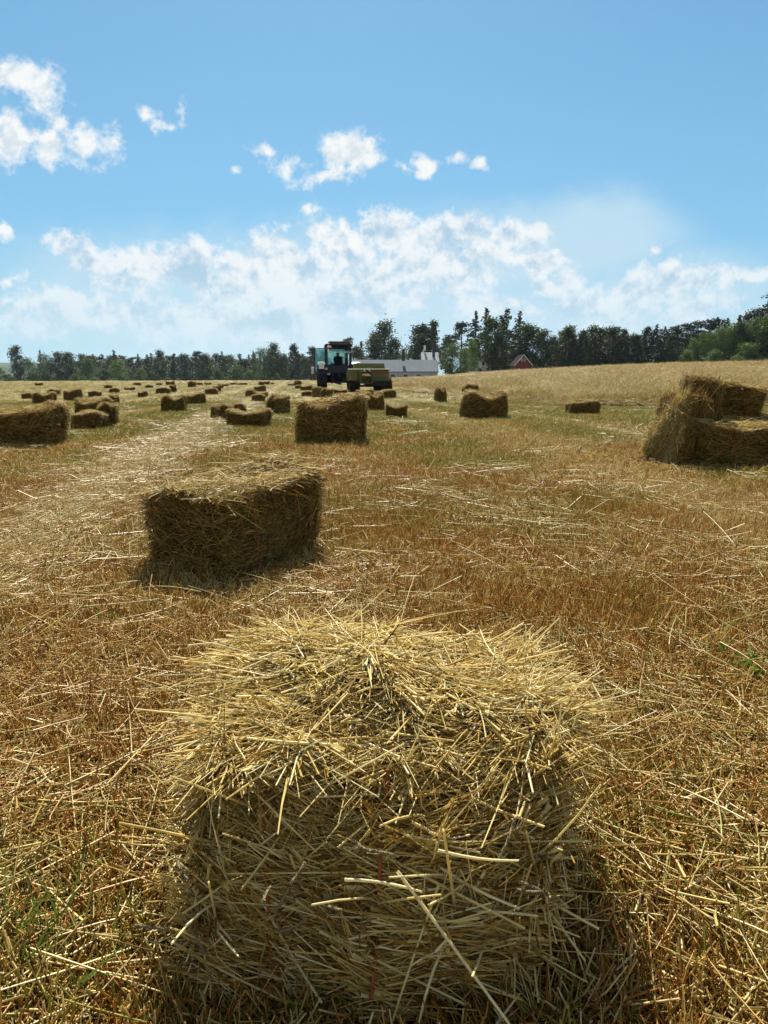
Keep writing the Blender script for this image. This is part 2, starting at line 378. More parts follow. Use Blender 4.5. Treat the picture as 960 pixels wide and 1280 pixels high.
def part(name, fn, material, parent=None, label=None):
    bm = bmesh.new(); fn(bm); bmesh.ops.recalc_face_normals(bm, faces=bm.faces)
    me = bpy.data.meshes.new(name); bm.to_mesh(me); bm.free()
    o = link(name, me, material, parent)
    if label: o['label'] = label
    return o

# ------------------------------------------------------------------ buildings
M['roof_metal'] = mat('light metal roof', (.15, .17, .195), .9, .0, .06, 2, spec=.02)
M['roof_white'] = mat('white metal roof', (.33, .34, .36), .9, 0, .05, 2, spec=.02)
M['roof_dark'] = mat('dark felt roof', (.03, .025, .025), .95, 0, .1, 4, spec=.02)
M['wall_grey'] = mat('pale grey wall', (.36, .40, .44), .85, 0, .08, 3)
M['wall_white'] = mat('white wall', (.70, .70, .68), .8, 0, .06, 3)
M['red_wood'] = mat('red ochre boards', (.16, .035, .025), .85, 0, .15, 6)
M['trim'] = mat('white trim', (.72, .72, .72), .7, 0, .05, 4)
M['dark'] = mat('dark opening', (.02, .022, .026), .4, 0, .1, 4)
M['dark_metal'] = mat('dark metal', (.03, .03, .034), .8, .0, .1, 6)
def house(name, px0, px1, ybase, dist, hw, roof_h, depth, wallm, roofm, label, cat, gable=False, extra=None, windows=(), ov=.35, trim=False, zb=None):
    x0, x1 = (px0 - 480) / F * dist, (px1 - 480) / F * dist
    z0 = CAMZ - (ybase - HZ) / F * dist
    root = empty(name, ((x0 + x1) / 2, dist, z0), 0, label=label, cat=cat)
    W = x1 - x0
    if gable:
        part('wall', lambda b: prismY(b, [(-W / 2, -4), (W / 2, -4), (W / 2, hw), (0, hw + roof_h), (-W / 2, hw)], 0, depth), wallm, root)
        s = W / 2 + ov; dz = roof_h * s / (W / 2)
        def rf(b):
            for sg in (-1, 1):
                prismY(b, [(0, hw + roof_h + .22), (sg * s, hw + roof_h - dz + .22), (sg * s, hw + roof_h - dz + .05), (0, hw + roof_h + .05)], -.4, depth + .4)
        roof = part('roof', rf, roofm, root)
        if trim:
            def tr_(b):
                for sg in (-1, 1):
                    prismY(b, [(0, hw + roof_h + .20), (sg * s, hw + roof_h - dz + .20), (sg * s, hw + roof_h - dz + .0), (0, hw + roof_h + .0)], -.46, -.405)
            part('gable_trim', tr_, M['trim'], roof)
    else:
        part('wall', lambda b: prism(b, [(0, -4), (depth, -4), (depth, hw), (depth / 2, hw + roof_h - .1), (0, hw)], -W / 2, W / 2), wallm, root)
        sl = roof_h / (depth / 2)
        def rf(b):
            for sg in (-1, 1):
                c = depth / 2; e = c + ov
                prism(b, [(c, hw + roof_h + .15), (c + sg * e, hw + roof_h - sl * e + .15), (c + sg * e, hw + roof_h - sl * e), (c, hw + roof_h)], -W / 2 - ov, W / 2 + ov)
            n = int(W / 1.1)
            for i in range(n + 1):       # standing seams
                xx = -W / 2 + W * i / n; c = depth / 2; e = c + ov - .02
                prism(b, [(c, hw + roof_h + .19), (c - e, hw + roof_h - sl * e + .19), (c - e, hw + roof_h - sl * e + .14), (c, hw + roof_h + .14)], xx - .025, xx + .025)
        roof = part('roof', rf, roofm, root)
    for (wx, wz, ww, wh) in windows:
        fr = part('window', lambda b: bx(b, (wx, -.03, wz), (ww + .18, .10, wh + .18)), M['trim'], root)
        part('pane', lambda b: bx(b, (wx, -.07, wz), (ww, .06, wh)), M['dark'], fr)
    if extra: extra(root, roof, W)
    return root
def barn_extra(root, roof, W):
    def ch(b): bx(b, (W / 2 - 7.0, 2.8, 5.2), (.55, .55, 2.3)); bx(b, (W / 2 - 7.0, 2.8, 6.4), (.75, .75, .12))
    part('chimney', ch, M['dark_metal'], roof)
house('long_barn', 432, 546, 476, 150, 1.85, 2.35, 10, M['wall_grey'], M['roof_metal'], 'long low barn with light grey metal roof and small dark windows behind the baler', 'barn', ov=.2,
      extra=barn_extra, windows=[(0.3 + k * 2.6, 1.05, .9, .6) for k in (-3, -2, -1, 0, 1, 2)])
def wh_extra(root, roof, W):
    part('chimney', lambda b: (bx(b, (-W / 2 + .55, 4, 6.6), (.45, .45, 1.1)), bx(b, (-W / 2 + .55, 4, 7.2), (.6, .6, .12))), M['trim'], roof)
    part('chimney', lambda b: (bx(b, (W / 2 - .9, 2, 5.9), (.6, .6, 3.0)), bx(b, (W / 2 - .9, 2, 7.45), (.78, .78, .12))), M['dark_metal'], roof, 'dark chimney')
house('farmhouse', 528, 546, 470, 175, 3.3, 2.2, 8, M['wall_white'], M['roof_white'], 'farmhouse with bright white roof and two chimneys rising behind the long barn', 'house', extra=wh_extra, windows=[(0, 2.6, .8, 1.1)])
house('white_house', 583, 607, 466, 178, 3.6, 2.0, 7, M['wall_white'], M['roof_white'], 'white house half hidden between leafy trees', 'house', windows=[(-1, 2.3, .7, 1.0), (1.3, 2.3, .7, 1.0)])
def shed_extra(root, roof, W):
    fr = part('window', lambda b: bx(b, (0, -.04, 2.15), (.85, .08, .5)), M['trim'], root)
    part('pane', lambda b: bx(b, (0, -.07, 2.15), (.65, .06, .34)), M['dark'], fr)
    part('door', lambda b: bx(b, (0, -.05, .5), (1.5, .08, 1.6)), M['red_wood'], root)
house('red_shed', 641, 660, 463, 158, 1.2, 1.9, 6, M['red_wood'], M['roof_dark'], 'small dark red shed with white gable trim beside the tall trees', 'shed', gable=True, extra=shed_extra, trim=True)

# ------------------------------------------------------------------ trees
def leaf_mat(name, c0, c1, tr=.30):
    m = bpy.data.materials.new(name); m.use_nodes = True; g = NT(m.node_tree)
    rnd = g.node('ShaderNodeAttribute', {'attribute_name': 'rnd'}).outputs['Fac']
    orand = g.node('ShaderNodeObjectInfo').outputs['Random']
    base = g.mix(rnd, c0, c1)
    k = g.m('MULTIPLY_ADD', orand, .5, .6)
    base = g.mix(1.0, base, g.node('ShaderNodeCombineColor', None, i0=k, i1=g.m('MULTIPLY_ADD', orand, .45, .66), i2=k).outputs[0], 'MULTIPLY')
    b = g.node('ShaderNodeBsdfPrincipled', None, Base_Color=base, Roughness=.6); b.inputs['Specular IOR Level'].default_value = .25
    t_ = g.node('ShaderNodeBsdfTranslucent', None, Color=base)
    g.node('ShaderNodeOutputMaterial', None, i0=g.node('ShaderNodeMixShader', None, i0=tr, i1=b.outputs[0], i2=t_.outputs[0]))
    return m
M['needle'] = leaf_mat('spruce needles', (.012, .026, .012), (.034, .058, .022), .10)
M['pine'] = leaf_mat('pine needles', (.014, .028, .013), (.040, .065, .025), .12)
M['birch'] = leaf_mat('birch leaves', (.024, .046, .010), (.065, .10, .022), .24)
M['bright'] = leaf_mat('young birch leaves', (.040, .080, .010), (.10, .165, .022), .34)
M['bark'] = mat('bark', (.07, .055, .04), .9, 0, .3, 6)
M['birchbark'] = mat('birch bark', (.25, .24, .22), .8, 0, .4, 5)
def leaves(acc, C, size, rg, rnd):
    n = len(C); A = unit(rg.normal(size=(n, 3))); B = unit(np.cross(A, rg.normal(size=(n, 3))))
    s = (size * (.6 + .8 * rg.random(n)))[:, None]
    V = np.stack([C - A * s - B * s * .35, C + A * s * .2 - B * s * .8, C + A * s + B * s * .2, C - A * s * .1 + B * s * .8], 1).reshape(-1, 3)
    acc.add(V, np.arange(n * 4).reshape(-1, 4), np.repeat(rnd, 4))
def limbs(acc, segs, k=5):
    for a_, b_, r0, r1 in segs:
        a_, b_ = np.array([a_], float), np.array([b_], float)
        straws(acc, a_, b_ - a_, np.linalg.norm(b_ - a_), np.zeros((1, 3)), r0 * 2, 1, k, np.array([.5]), taper=1 - r1 / r0)
def make_tree(kind, seed):
    rg = np.random.default_rng(seed); tr = Acc(); cr = Acc()
    if kind == 'spruce':
        h = 1.0; limbs(tr, [((0, 0, -.05), (0, 0, .95), .016, .003)])
        nb = 130
        for i in range(nb):
            z = .07 + .92 * (i / nb) ** 1.05; ln = (.185 + .05 * rg.random()) * (1 - z) ** .8 * (.65 + .6 * rg.random()) + .008
            a_ = rg.random() * 6.283; n = max(5, int(34 * ln / .2))
            t = rg.random(n) ** .7
            P = np.stack([np.cos(a_) * ln * t, np.sin(a_) * ln * t, z - .35 * ln * t + .16 * ln * t * t], 1) + rg.normal(size=(n, 3)) * [.010, .010, .006]
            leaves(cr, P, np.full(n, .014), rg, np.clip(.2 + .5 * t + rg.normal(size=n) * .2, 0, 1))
            if i % 3 == 0: limbs(tr, [((0, 0, z), (np.cos(a_) * ln * .8, np.sin(a_) * ln * .8, z - .2 * ln), .0035, .001)], 3)
        return tr, cr, M['bark'], M['needle']
    if kind == 'pine':
        bend = rg.normal() * .03
        limbs(tr, [((0, 0, -.05), (bend * .4, 0, .5), .018, .013), ((bend * .4, 0, .5), (bend, 0, .95), .013, .003)])
        for i in range(30):
            z = .38 + .60 * (i / 30); R_ = .20 * math.sin(min(1, (1.04 - z) * 2.0) * 1.5) * (.5 + .75 * rg.random())
            a_ = rg.random() * 6.283; c = np.array([np.cos(a_) * R_ + bend, np.sin(a_) * R_, z + .02 * rg.normal()])
            limbs(tr, [((bend * .8, 0, z - .04), tuple(c), .005, .002)], 3)
            n = 80; P = c + rg.normal(size=(n, 3)) * [.040, .040, .020]
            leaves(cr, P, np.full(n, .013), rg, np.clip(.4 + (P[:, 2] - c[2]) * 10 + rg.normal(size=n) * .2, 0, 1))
        return tr, cr, M['bark'], M['pine']
    wide = {'birch': .17, 'slim': .11, 'bush': .42, 'round': .30}[kind]; low = {'birch': .16, 'slim': .12, 'bush': .02, 'round': .08}[kind]
    nl = {'birch': 46, 'slim': 40, 'bush': 44, 'round': 60}[kind]
    lean = rg.normal() * .02
    if kind != 'bush': limbs(tr, [((0, 0, -.05), (lean, 0, .45), .014, .010), ((lean, 0, .45), (lean * 2, 0, .93), .010, .002)])
    else: limbs(tr, [((0, 0, -.05), (.05, 0, .5), .02, .01), ((0, 0, -.05), (-.1, .03, .55), .018, .008), ((0, 0, -.05), (.02, -.1, .5), .015, .006)])
    for i in range(nl):
        t = (i + .5) / nl; z = low + (.97 - low) * t
        prof = math.sin(min(1, max(0, (z - low) / (1 - low))) ** .75 * math.pi) ** .7 if kind != 'bush' else math.cos(t * 1.45) ** .6
        R_ = wide * prof * (.35 + .75 * rg.random()); a_ = rg.random() * 6.283
        c = np.array([np.cos(a_) * R_ + lean * 2 * z, np.sin(a_) * R_, z])
        limbs(tr, [((lean * 1.5 * z, 0, max(.02, z - .10)), tuple(c), .004, .0012)], 3)
        n = 85; sp = wide * .24 if kind != 'bush' else .10
        P = c + rg.normal(size=(n, 3)) * [sp, sp, sp * .9]
        if kind in ('birch', 'slim'): P[:, 2] -= np.abs(rg.normal(size=n)) * .015
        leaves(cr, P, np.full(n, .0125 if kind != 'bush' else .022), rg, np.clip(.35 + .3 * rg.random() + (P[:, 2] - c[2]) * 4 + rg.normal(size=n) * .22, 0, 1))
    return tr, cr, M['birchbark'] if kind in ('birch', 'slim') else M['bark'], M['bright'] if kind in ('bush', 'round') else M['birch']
TV = {}
for kd, nvar in (('spruce', 4), ('pine', 3), ('birch', 4), ('slim', 3), ('bush', 3), ('round', 3)):
    TV[kd] = []
    for k in range(nvar):
        tr_, cr_, m1, m2 = make_tree(kd, 100 + k * 7 + len(kd))
        mt_ = tr_.mesh('trunk'); mt_.materials.append(m1); mc_ = cr_.mesh('crown'); mc_.materials.append(m2)
        TV[kd].append((mt_, mc_))
TN = {'spruce': 'spruce_tree', 'pine': 'pine_tree', 'birch': 'birch_tree', 'slim': 'birch_tree', 'bush': 'leafy_bush', 'round': 'leafy_tree'}
TC = {'bush': 'bush'}
def tree(kind, px, ytop, dist, label, group=None, ybase=None, wide=1.0, sink=0.0, rg=random):
    x = (px - 480) / F * dist
    z0 = Hs(x, dist) - .1 - sink if ybase is None else CAMZ - (ybase - HZ) / F * dist
    h = CAMZ + (HZ - ytop) / F * dist - z0
    root = empty(TN[kind], (x, dist, z0), rg.random() * 6.28, label=label, cat=TC.get(kind, 'tree'), group=group)
    root.scale = (h * wide, h * wide, h)
    mt_, mc_ = rg.choice(TV[kind])
    t = bpy.data.objects.new('trunk', mt_); COL.objects.link(t); t.parent = root
    c = bpy.data.objects.new('crown', mc_); COL.objects.link(c); c.parent = root
    return root
def rowtrees(specs, group=None):
    for (kind, px, ytop, dist, label, *rest) in specs: tree(kind, px, ytop, dist, label, group, **(rest[0] if rest else {}))
# left shelter belt, named one by one where the photo tells them apart
rowtrees([
 ('bush', 4, 459, 262, 'round dark bush at the far left edge of the field', dict(wide=1.1)),
 ('birch', 30, 433, 270, 'tall lone tree with narrow dark crown near the left edge', dict(wide=1.15)),
 ('bush', 22, 471, 255, 'low shrub at the foot of the tall lone left tree', dict(wide=1.4)),
 ('round', 45, 449, 275, 'shorter leafy tree just right of the tall lone left tree', dict(wide=1.1)),
 ('spruce', 60, 438, 280, 'pointed tree standing above the first dense clump at left', dict(wide=.9)),
 ('round', 68, 445, 270, 'left tree of the first dense dark clump', dict(wide=1.2)),
 ('birch', 80, 441, 272, 'broad tree forming the middle of the first dense clump', dict(wide=1.7)),
 ('birch', 93, 441, 270, 'right tree of the first dense dark clump at left', dict(wide=1.4)),
 ('bush', 101, 468, 258, 'low bush at the right foot of the first dense clump', dict(wide=1.3)),
 ('round', 118, 449, 268, 'rounded mid green tree in front of the left forest', dict(wide=1.3)),
 ('bush', 110, 471, 250, 'pale green low shrub at the forest foot behind the stacked bales', dict(wide=1.7)),
 ('bush', 124, 472, 250, 'flat pale green shrub right beside the rounded left tree', dict(wide=2.2)),
 ('spruce', 150, 438, 285, 'tallest pointed conifer in the left forest line', dict(wide=1.1)),
 ('round', 155, 451, 262, 'bright green rounded tree below the tallest left conifer', dict(wide=1.4)),
 ('bush', 148, 473, 250, 'flat low shrub under the bright green rounded left tree', dict(wide=2.2)),
 ('spruce', 179, 443, 280, 'dark conifer right of the bright rounded left tree', dict(wide=1.2)),
 ('round', 181, 461, 258, 'small light green tree below a dark conifer at left', dict(wide=1.3)),
 ('birch', 206, 439, 268, 'tall leafy tree with flat top in the left forest', dict(wide=1.3)),
 ('spruce', 222, 443, 280, 'slender conifer right of the flat topped leafy tree', {}),
 ('spruce', 236, 445, 280, 'second slender conifer right of the flat topped leafy tree', {}),
 ('bush', 214, 472, 250, 'pale low bush in front of the left forest near the third bale row', dict(wide=1.6)),
 ('bush', 227, 473, 250, 'wide light green bush at the forest foot, left of the rounded thicket', dict(wide=1.8)),
 ('pine', 252, 439, 270, 'forked pine with a see-through top left of the rounded thicket', dict(wide=1.1)),
 ('birch', 262, 443, 266, 'broad leafy tree beneath the forked pine', dict(wide=1.6)),
 ('bush', 276, 462, 255, 'left dome of the rounded dark green thicket', dict(wide=1.1)),
 ('bush', 298, 458, 255, 'highest dome of the rounded dark green thicket', dict(wide=1.3)),
 ('bush', 315, 464, 255, 'right dome of the rounded dark green thicket', dict(wide=1.1)),
 ('spruce', 282, 440, 285, 'narrow conifer rising behind the rounded thicket', {}),
 ('spruce', 320, 440, 285, 'sharp conifer right behind the rounded thicket', dict(wide=1.1)),
 ('round', 333, 438, 262, 'broad mid green tree right of the rounded thicket', dict(wide=1.25)),
 ('birch', 346, 430, 258, 'tallest tree of the group left of the tractor, with an airy top', dict(wide=1.2)),
 ('birch', 358, 444, 256, 'leafy tree between the two tallest ones left of the tractor', dict(wide=1.5)),
 ('slim', 370, 431, 258, 'narrow airy tree second to the left of the tractor', dict(wide=1.4)),
 ('birch', 382, 447, 256, 'lower leafy tree right before the open tractor door', dict(wide=1.5)),
 ('slim', 392, 434, 262, 'airy tree showing just left of the tractor cab', dict(wide=1.5)),
])
def bandlabel(px, kd):
    where = [(112, 'behind the first dense clump at left'), (135, 'behind the rounded tree over the stacked trio'), (165, 'beside the tallest left conifer'), (195, 'behind the small light green tree at left'),
             (215, 'behind the flat topped leafy tree'), (245, 'around the pair of slender conifers'), (270, 'behind the forked pine'), (305, 'behind the rounded thicket'), (330, 'just right of the rounded thicket'),
             (352, 'behind the tallest airy tree'), (376, 'behind the narrow airy tree'), (500, 'behind the tractor cab and its open door')]
    return 'dark %s in the back row %s' % (kd, next(t for q, t in where if px < q))
for k, px in enumerate(np.arange(96, 402, 3.6)):
    tree(('spruce', 'spruce', 'pine', 'spruce', 'birch')[k % 5], px + random.uniform(-2, 2), random.uniform(442, 452), random.uniform(290, 345),
         bandlabel(px, ('spruce', 'spruce', 'pine', 'spruce', 'leafy tree')[k % 5]), 'forest trees in the left background', wide=random.uniform(1.5, 2.2))
rowtrees([
 ('birch', 408, 440, 240, 'tree mostly hidden behind the left half of the tractor cab', dict(wide=1.4)),
 ('pine', 438, 423, 235, 'dark tree showing just above the tractor roof', dict(wide=1.0)),
 ('birch', 447, 434, 230, 'low leafy tree right behind the tractor cab', dict(wide=1.3)),
 ('spruce', 452, 428, 235, 'dark pointed tree between tractor cab and the tall airy tree', dict(wide=1.2)),
 ('birch', 466, 417, 215, 'left crown of the tall airy pair behind the barn', dict(wide=1.2)),
 ('birch', 482, 404, 212, 'tallest airy tree behind the left part of the long barn', dict(wide=1.3)),
 ('birch', 491, 424, 210, 'right hand lower crown of the tall airy pair behind the barn', dict(wide=1.3)),
 ('round', 505, 439, 240, 'tiny far tree seen over the barn roof', dict(wide=.9)),
 ('birch', 518, 410, 205, 'dense dark tree left of the farmhouse with a thin top', dict(wide=1.2)),
 ('slim', 530, 407, 205, 'thin tree in the middle of the trio behind the farmhouse', dict(wide=1.3)),
 ('slim', 540, 403, 203, 'slim pointed tree above the white farmhouse roof', dict(wide=1.3)),
 ('slim', 527, 418, 200, 'lower tree filling the trio behind the barn', dict(wide=1.6)),
 ('slim', 557, 421, 190, 'small tree right of the farmhouse roof', dict(wide=1.5)),
 ('round', 563, 433, 150, 'wide dark bushy tree covering the end of the barn', dict(wide=1.25, ybase=467)),
 ('round', 578, 437, 152, 'dark bushy tree right of the one covering the barn end', dict(wide=1.0, ybase=467)),
 ('pine', 574, 404, 178, 'tall pine with tufted crown left of the tallest conifers', dict(wide=1.1)),
 ('spruce', 591, 392, 180, 'tall conifer left of the two tallest pointed tops', dict(wide=1.0)),
 ('spruce', 604, 388, 182, 'tallest spruce in the group beside the red shed', dict(wide=1.15)),
 ('round', 587, 428, 160, 'leafy crown in front of the tall conifers left of the white house', dict(wide=.8, ybase=467)),
 ('birch', 610, 399, 158, 'tall leafy birch right of the white house', dict(wide=1.25, ybase=466)),
 ('birch', 622, 418, 156, 'shorter bright birch right by the tall leafy birch', dict(wide=1.3, ybase=466)),
 ('spruce', 629, 389, 182, 'broad dark spruce behind the shed, second highest of its group', dict(wide=1.3)),
 ('spruce', 622, 397, 176, 'dark spruce beneath the broad spruce behind the shed', dict(wide=1.2)),
 ('spruce', 644, 392, 178, 'pointed spruce straight behind the red shed', dict(wide=1.2)),
 ('birch', 648, 408, 174, 'leafy tree right behind the red shed gable', dict(wide=1.6)),
 ('birch', 661, 410, 172, 'leafy tree just right of the red shed roof', dict(wide=1.5)),
 ('birch', 673, 414, 168, 'dark leafy tree first right of the red shed', dict(wide=1.5)),
 ('birch', 684, 422, 166, 'lower leafy tree before the row of slim trees starts', dict(wide=1.4)),
])
for k, px in enumerate(np.arange(697, 842, 5.0)):
    kd = 'spruce' if 788 < px < 800 or px > 806 and k % 3 else ('slim', 'slim', 'birch', 'slim', 'spruce')[k % 5]
    tree(kd, px + random.uniform(-1.5, 1.5), random.uniform(408, 421) - (5 if 806 < px < 825 else 0), random.uniform(158, 172),
         '%s in the crest row, %s' % ('narrow dark spruce' if kd == 'spruce' else ('bushy topped birch' if kd == 'birch' else 'slim dark birch'), next(t for q, t in ((715, 'near its left end by the red shed side'), (745, 'above the lone flat bale'), (775, 'left of its middle'), (800, 'right of its middle'), (825, 'in the dark dense stretch'), (990, 'next to the bright green thicket')) if px < q)), 'slim trees along the crest', wide=random.uniform(1.2, 1.6))
for k, px in enumerate(np.arange(690, 990, 7.0)):
    tree('birch' if k % 2 else 'spruce', px + random.uniform(-2, 2), random.uniform(424, 432) - max(0, px - 850) * .22, random.uniform(175, 190),
         'shaded back row %s %s' % ('birch' if k % 2 else 'spruce', next(t for q, t in ((735, 'behind the left end of the slim tree row'), (785, 'behind the middle of the slim tree row'), (845, 'behind the dark right end of the slim tree row'), (890, 'behind the bright green thicket'), (935, 'behind the climbing green wood'), (2000, 'behind the tallest trees at the right edge')) if px < q)), 'trees filling the right forest', wide=random.uniform(1.4, 1.9))
rowtrees([
 ('pine', 836, 409, 160, 'dark pine top left of the bright green thicket', dict(wide=1.3)),
 ('pine', 848, 406, 162, 'pine behind the left end of the bright green thicket', dict(wide=1.3)),
 ('pine', 862, 403, 162, 'pine standing above the middle of the bright thicket', dict(wide=1.3)),
 ('pine', 874, 402, 160, 'pine with a flat top above the bright green thicket', dict(wide=1.3)),
 ('pine', 886, 401, 160, 'rightmost flat topped pine above the bright thicket', dict(wide=1.3)),
 ('spruce', 897, 400, 155, 'pointed spruce where the right wood begins to climb', dict(wide=1.2)),
 ('spruce', 911, 397, 150, 'spruce tip above the climbing green wood', dict(wide=1.3)),
 ('pine', 922, 394, 150, 'dark pine top over the climbing green wood', dict(wide=1.2)),
 ('pine', 932, 388, 146, 'dark pine rising above the green slope near the right edge', dict(wide=1.2)),
 ('spruce', 944, 380, 144, 'tall dark spruce near the right edge of the photo', dict(wide=1.2)),
 ('pine', 957, 371, 142, 'tallest dark conifer at the right edge of the photo', dict(wide=1.3)),
 ('spruce', 972, 366, 142, 'conifer cut by the right edge of the photo', dict(wide=1.3)),
 ('round', 857, 426, 146, 'bright green bushy tree at the left end of the right thicket', dict(wide=.9)),
 ('round', 868, 420, 144, 'bright bushy tree second from the left end of the right thicket', dict(wide=.9)),
 ('round', 880, 418, 142, 'bright green tree in the middle of the right thicket', dict(wide=.9)),
 ('round', 893, 413, 140, 'bushy green tree where the right thicket climbs', dict(wide=.95)),
 ('round', 905, 409, 138, 'full green tree below the spruce tip at right', dict(wide=.95)),
 ('birch', 917, 405, 136, 'full green birch below the dark pine tops at right', dict(wide=1.5)),
 ('round', 930, 403, 134, 'large green leafy tree third from the right edge', dict(wide=.95)),
 ('birch', 943, 397, 132, 'large green leafy tree second from the right edge', dict(wide=1.6)),
 ('round', 957, 392, 130, 'large green leafy tree at the right edge', dict(wide=.95)),
 ('round', 974, 388, 128, 'green leafy tree cut off by the right edge', dict(wide=.95)),
 ('bush', 851, 440, 142, 'low bright bush at the foot of the right thicket', dict(wide=1.0)),
 ('bush', 884, 440, 136, 'low dark bush in front of the right thicket', dict(wide=1.5)),
 ('bush', 925, 432, 130, 'low dark bush in front of the climbing right wood', dict(wide=1.5)),
])

ug = Acc(); rgu = np.random.default_rng(9)
for pa, pb, dist, n_, hh in ((14, 402, 296, 26000, 3.6), (556, 860, 196, 22000, 3.6)):
    xx = HXf = ((pa - 480) + (pb - pa) * rgu.random(n_)) / F * dist; dd = dist + rgu.normal(size=n_) * 1.6
    top = hh * (.55 + .30 * np.sin(xx * .9) * np.sin(xx * .37 + 1) + .15 * np.sin(xx * 2.3))
    P = np.stack([xx, dd, H(xx, dd) - .5 + (top + .5) * rgu.random(n_) ** .7], 1)
    leaves(ug, P, np.full(n_, .30), rgu, rgu.random(n_))
tag(link('undergrowth', ug.mesh('undergrowth'), M['birch']), 'dark undergrowth along the foot of the far woods', 'undergrowth', kind='stuff')
# ------------------------------------------------------------------ straw covering of the ground (uncountable: one object each)
protos = bpy.data.collections.new('straw tufts')                        # never linked to the scene
def proto(name, acc, m):
    me = acc.mesh(name); me.materials.append(m); o = bpy.data.objects.new(name, me); protos_cur.objects.link(o); return o
def disc(n, r, rg):
    a_ = rg.random(n) * 6.2832; q = r * np.sqrt(rg.random(n)); return np.stack([q * np.cos(a_), q * np.sin(a_), np.zeros(n)], 1)
def patch_stub(seed, k=3, n=400, r=.28, wm=1.0):
    rg = np.random.default_rng(seed); ac = Acc()
    nc = 46; cen = disc(nc, r, rg); ci = rg.integers(0, nc, n)
    P = cen[ci] + rg.normal(size=(n, 3)) * [.013, .013, 0]; P[:, 2] = -.012
    lean = rg.normal(size=(nc, 3)) * .38
    D = np.stack([lean[ci, 0] + rg.normal(size=n) * .36, lean[ci, 1] + rg.normal(size=n) * .36, np.ones(n)], 1)
    L = (.022 + .060 * rg.random(n)) * (1 + .4 * rg.normal(size=nc)[ci])
    L = np.clip(L, .012, .10)
    straws(ac, P, D, L, rg.normal(size=(n, 3)) * .010, (.0022 + .0024 * rg.random(n)) * wm, 2, k, rg=rg, taper=.35)
    n2 = 170; P = disc(n2, r, rg); P[:, 2] = rg.random(n2) * .012                      # chaff between the clumps
    D = rg.normal(size=(n2, 3)) * [1, 1, .22]
    straws(ac, P, D, .02 + .05 * rg.random(n2), rg.normal(size=(n2, 3)) * .006, .003 * wm + .002 * rg.random(n2), 1, k, rg=rg)
    return ac
def patch_litter(seed, k=3, n=150, r=.28, wm=1.0, hz=.045, align=None):
    rg = np.random.default_rng(seed); ac = Acc()
    P = disc(n, r, rg); P[:, 2] = .006 + rg.random(n) ** 1.5 * hz
    D = rg.normal(size=(n, 3)) * [1, 1, .13]
    if align: D[:, 1] += align * np.sign(rg.normal(size=n)); D = unit(D); D[:, 2] *= .8
    L = .04 + .24 * rg.random(n) ** 2.0
    P = P - unit(D) * L[:, None] * .5; P[:, 2] = np.maximum(P[:, 2], .003)
    b = rg.normal(size=(n, 3)) * [.03, .03, .012] * (L[:, None] / .3)
    straws(ac, P, D, L, b, (.0022 + .0026 * rg.random(n)) * wm, 3, k, rg=rg, rnd=np.clip(rg.beta(2.2, 1.6, n), 0, 1))
    return ac
def patch_swath(seed):
    rg = np.random.default_rng(seed); ac = Acc(); n = 420; r = .5
    P = disc(n, r, rg); P[:, 2] = rg.random(n) * .06 * (1 - (np.linalg.norm(P[:, :2], axis=1) / r) ** 2)
    D = rg.normal(size=(n, 3)) * [1, 1, .55] + [rg.normal() * .5, rg.normal() * .5, .25]
    straws(ac, P, D, .10 + .25 * rg.random(n), rg.normal(size=(n, 3)) * [.05, .05, .03] + [0, 0, -.06], .005 + .004 * rg.random(n), 2, 3, rg=rg)
    return ac
def patch_green(seed, n=60, r=.22, h=.06):
    rg = np.random.default_rng(seed); ac = Acc()
    P = disc(n, r, rg); P[:, 2] = -.01; D = np.concatenate([rg.normal(size=(n, 2)) * .4, np.ones((n, 1))], 1)
    straws(ac, P, D, h * (.5 + .9 * rg.random(n)), rg.normal(size=(n, 3)) * [.02, .02, .005], .004 + .003 * rg.random(n), 3, 2, rg=rg, taper=.9)
    return ac
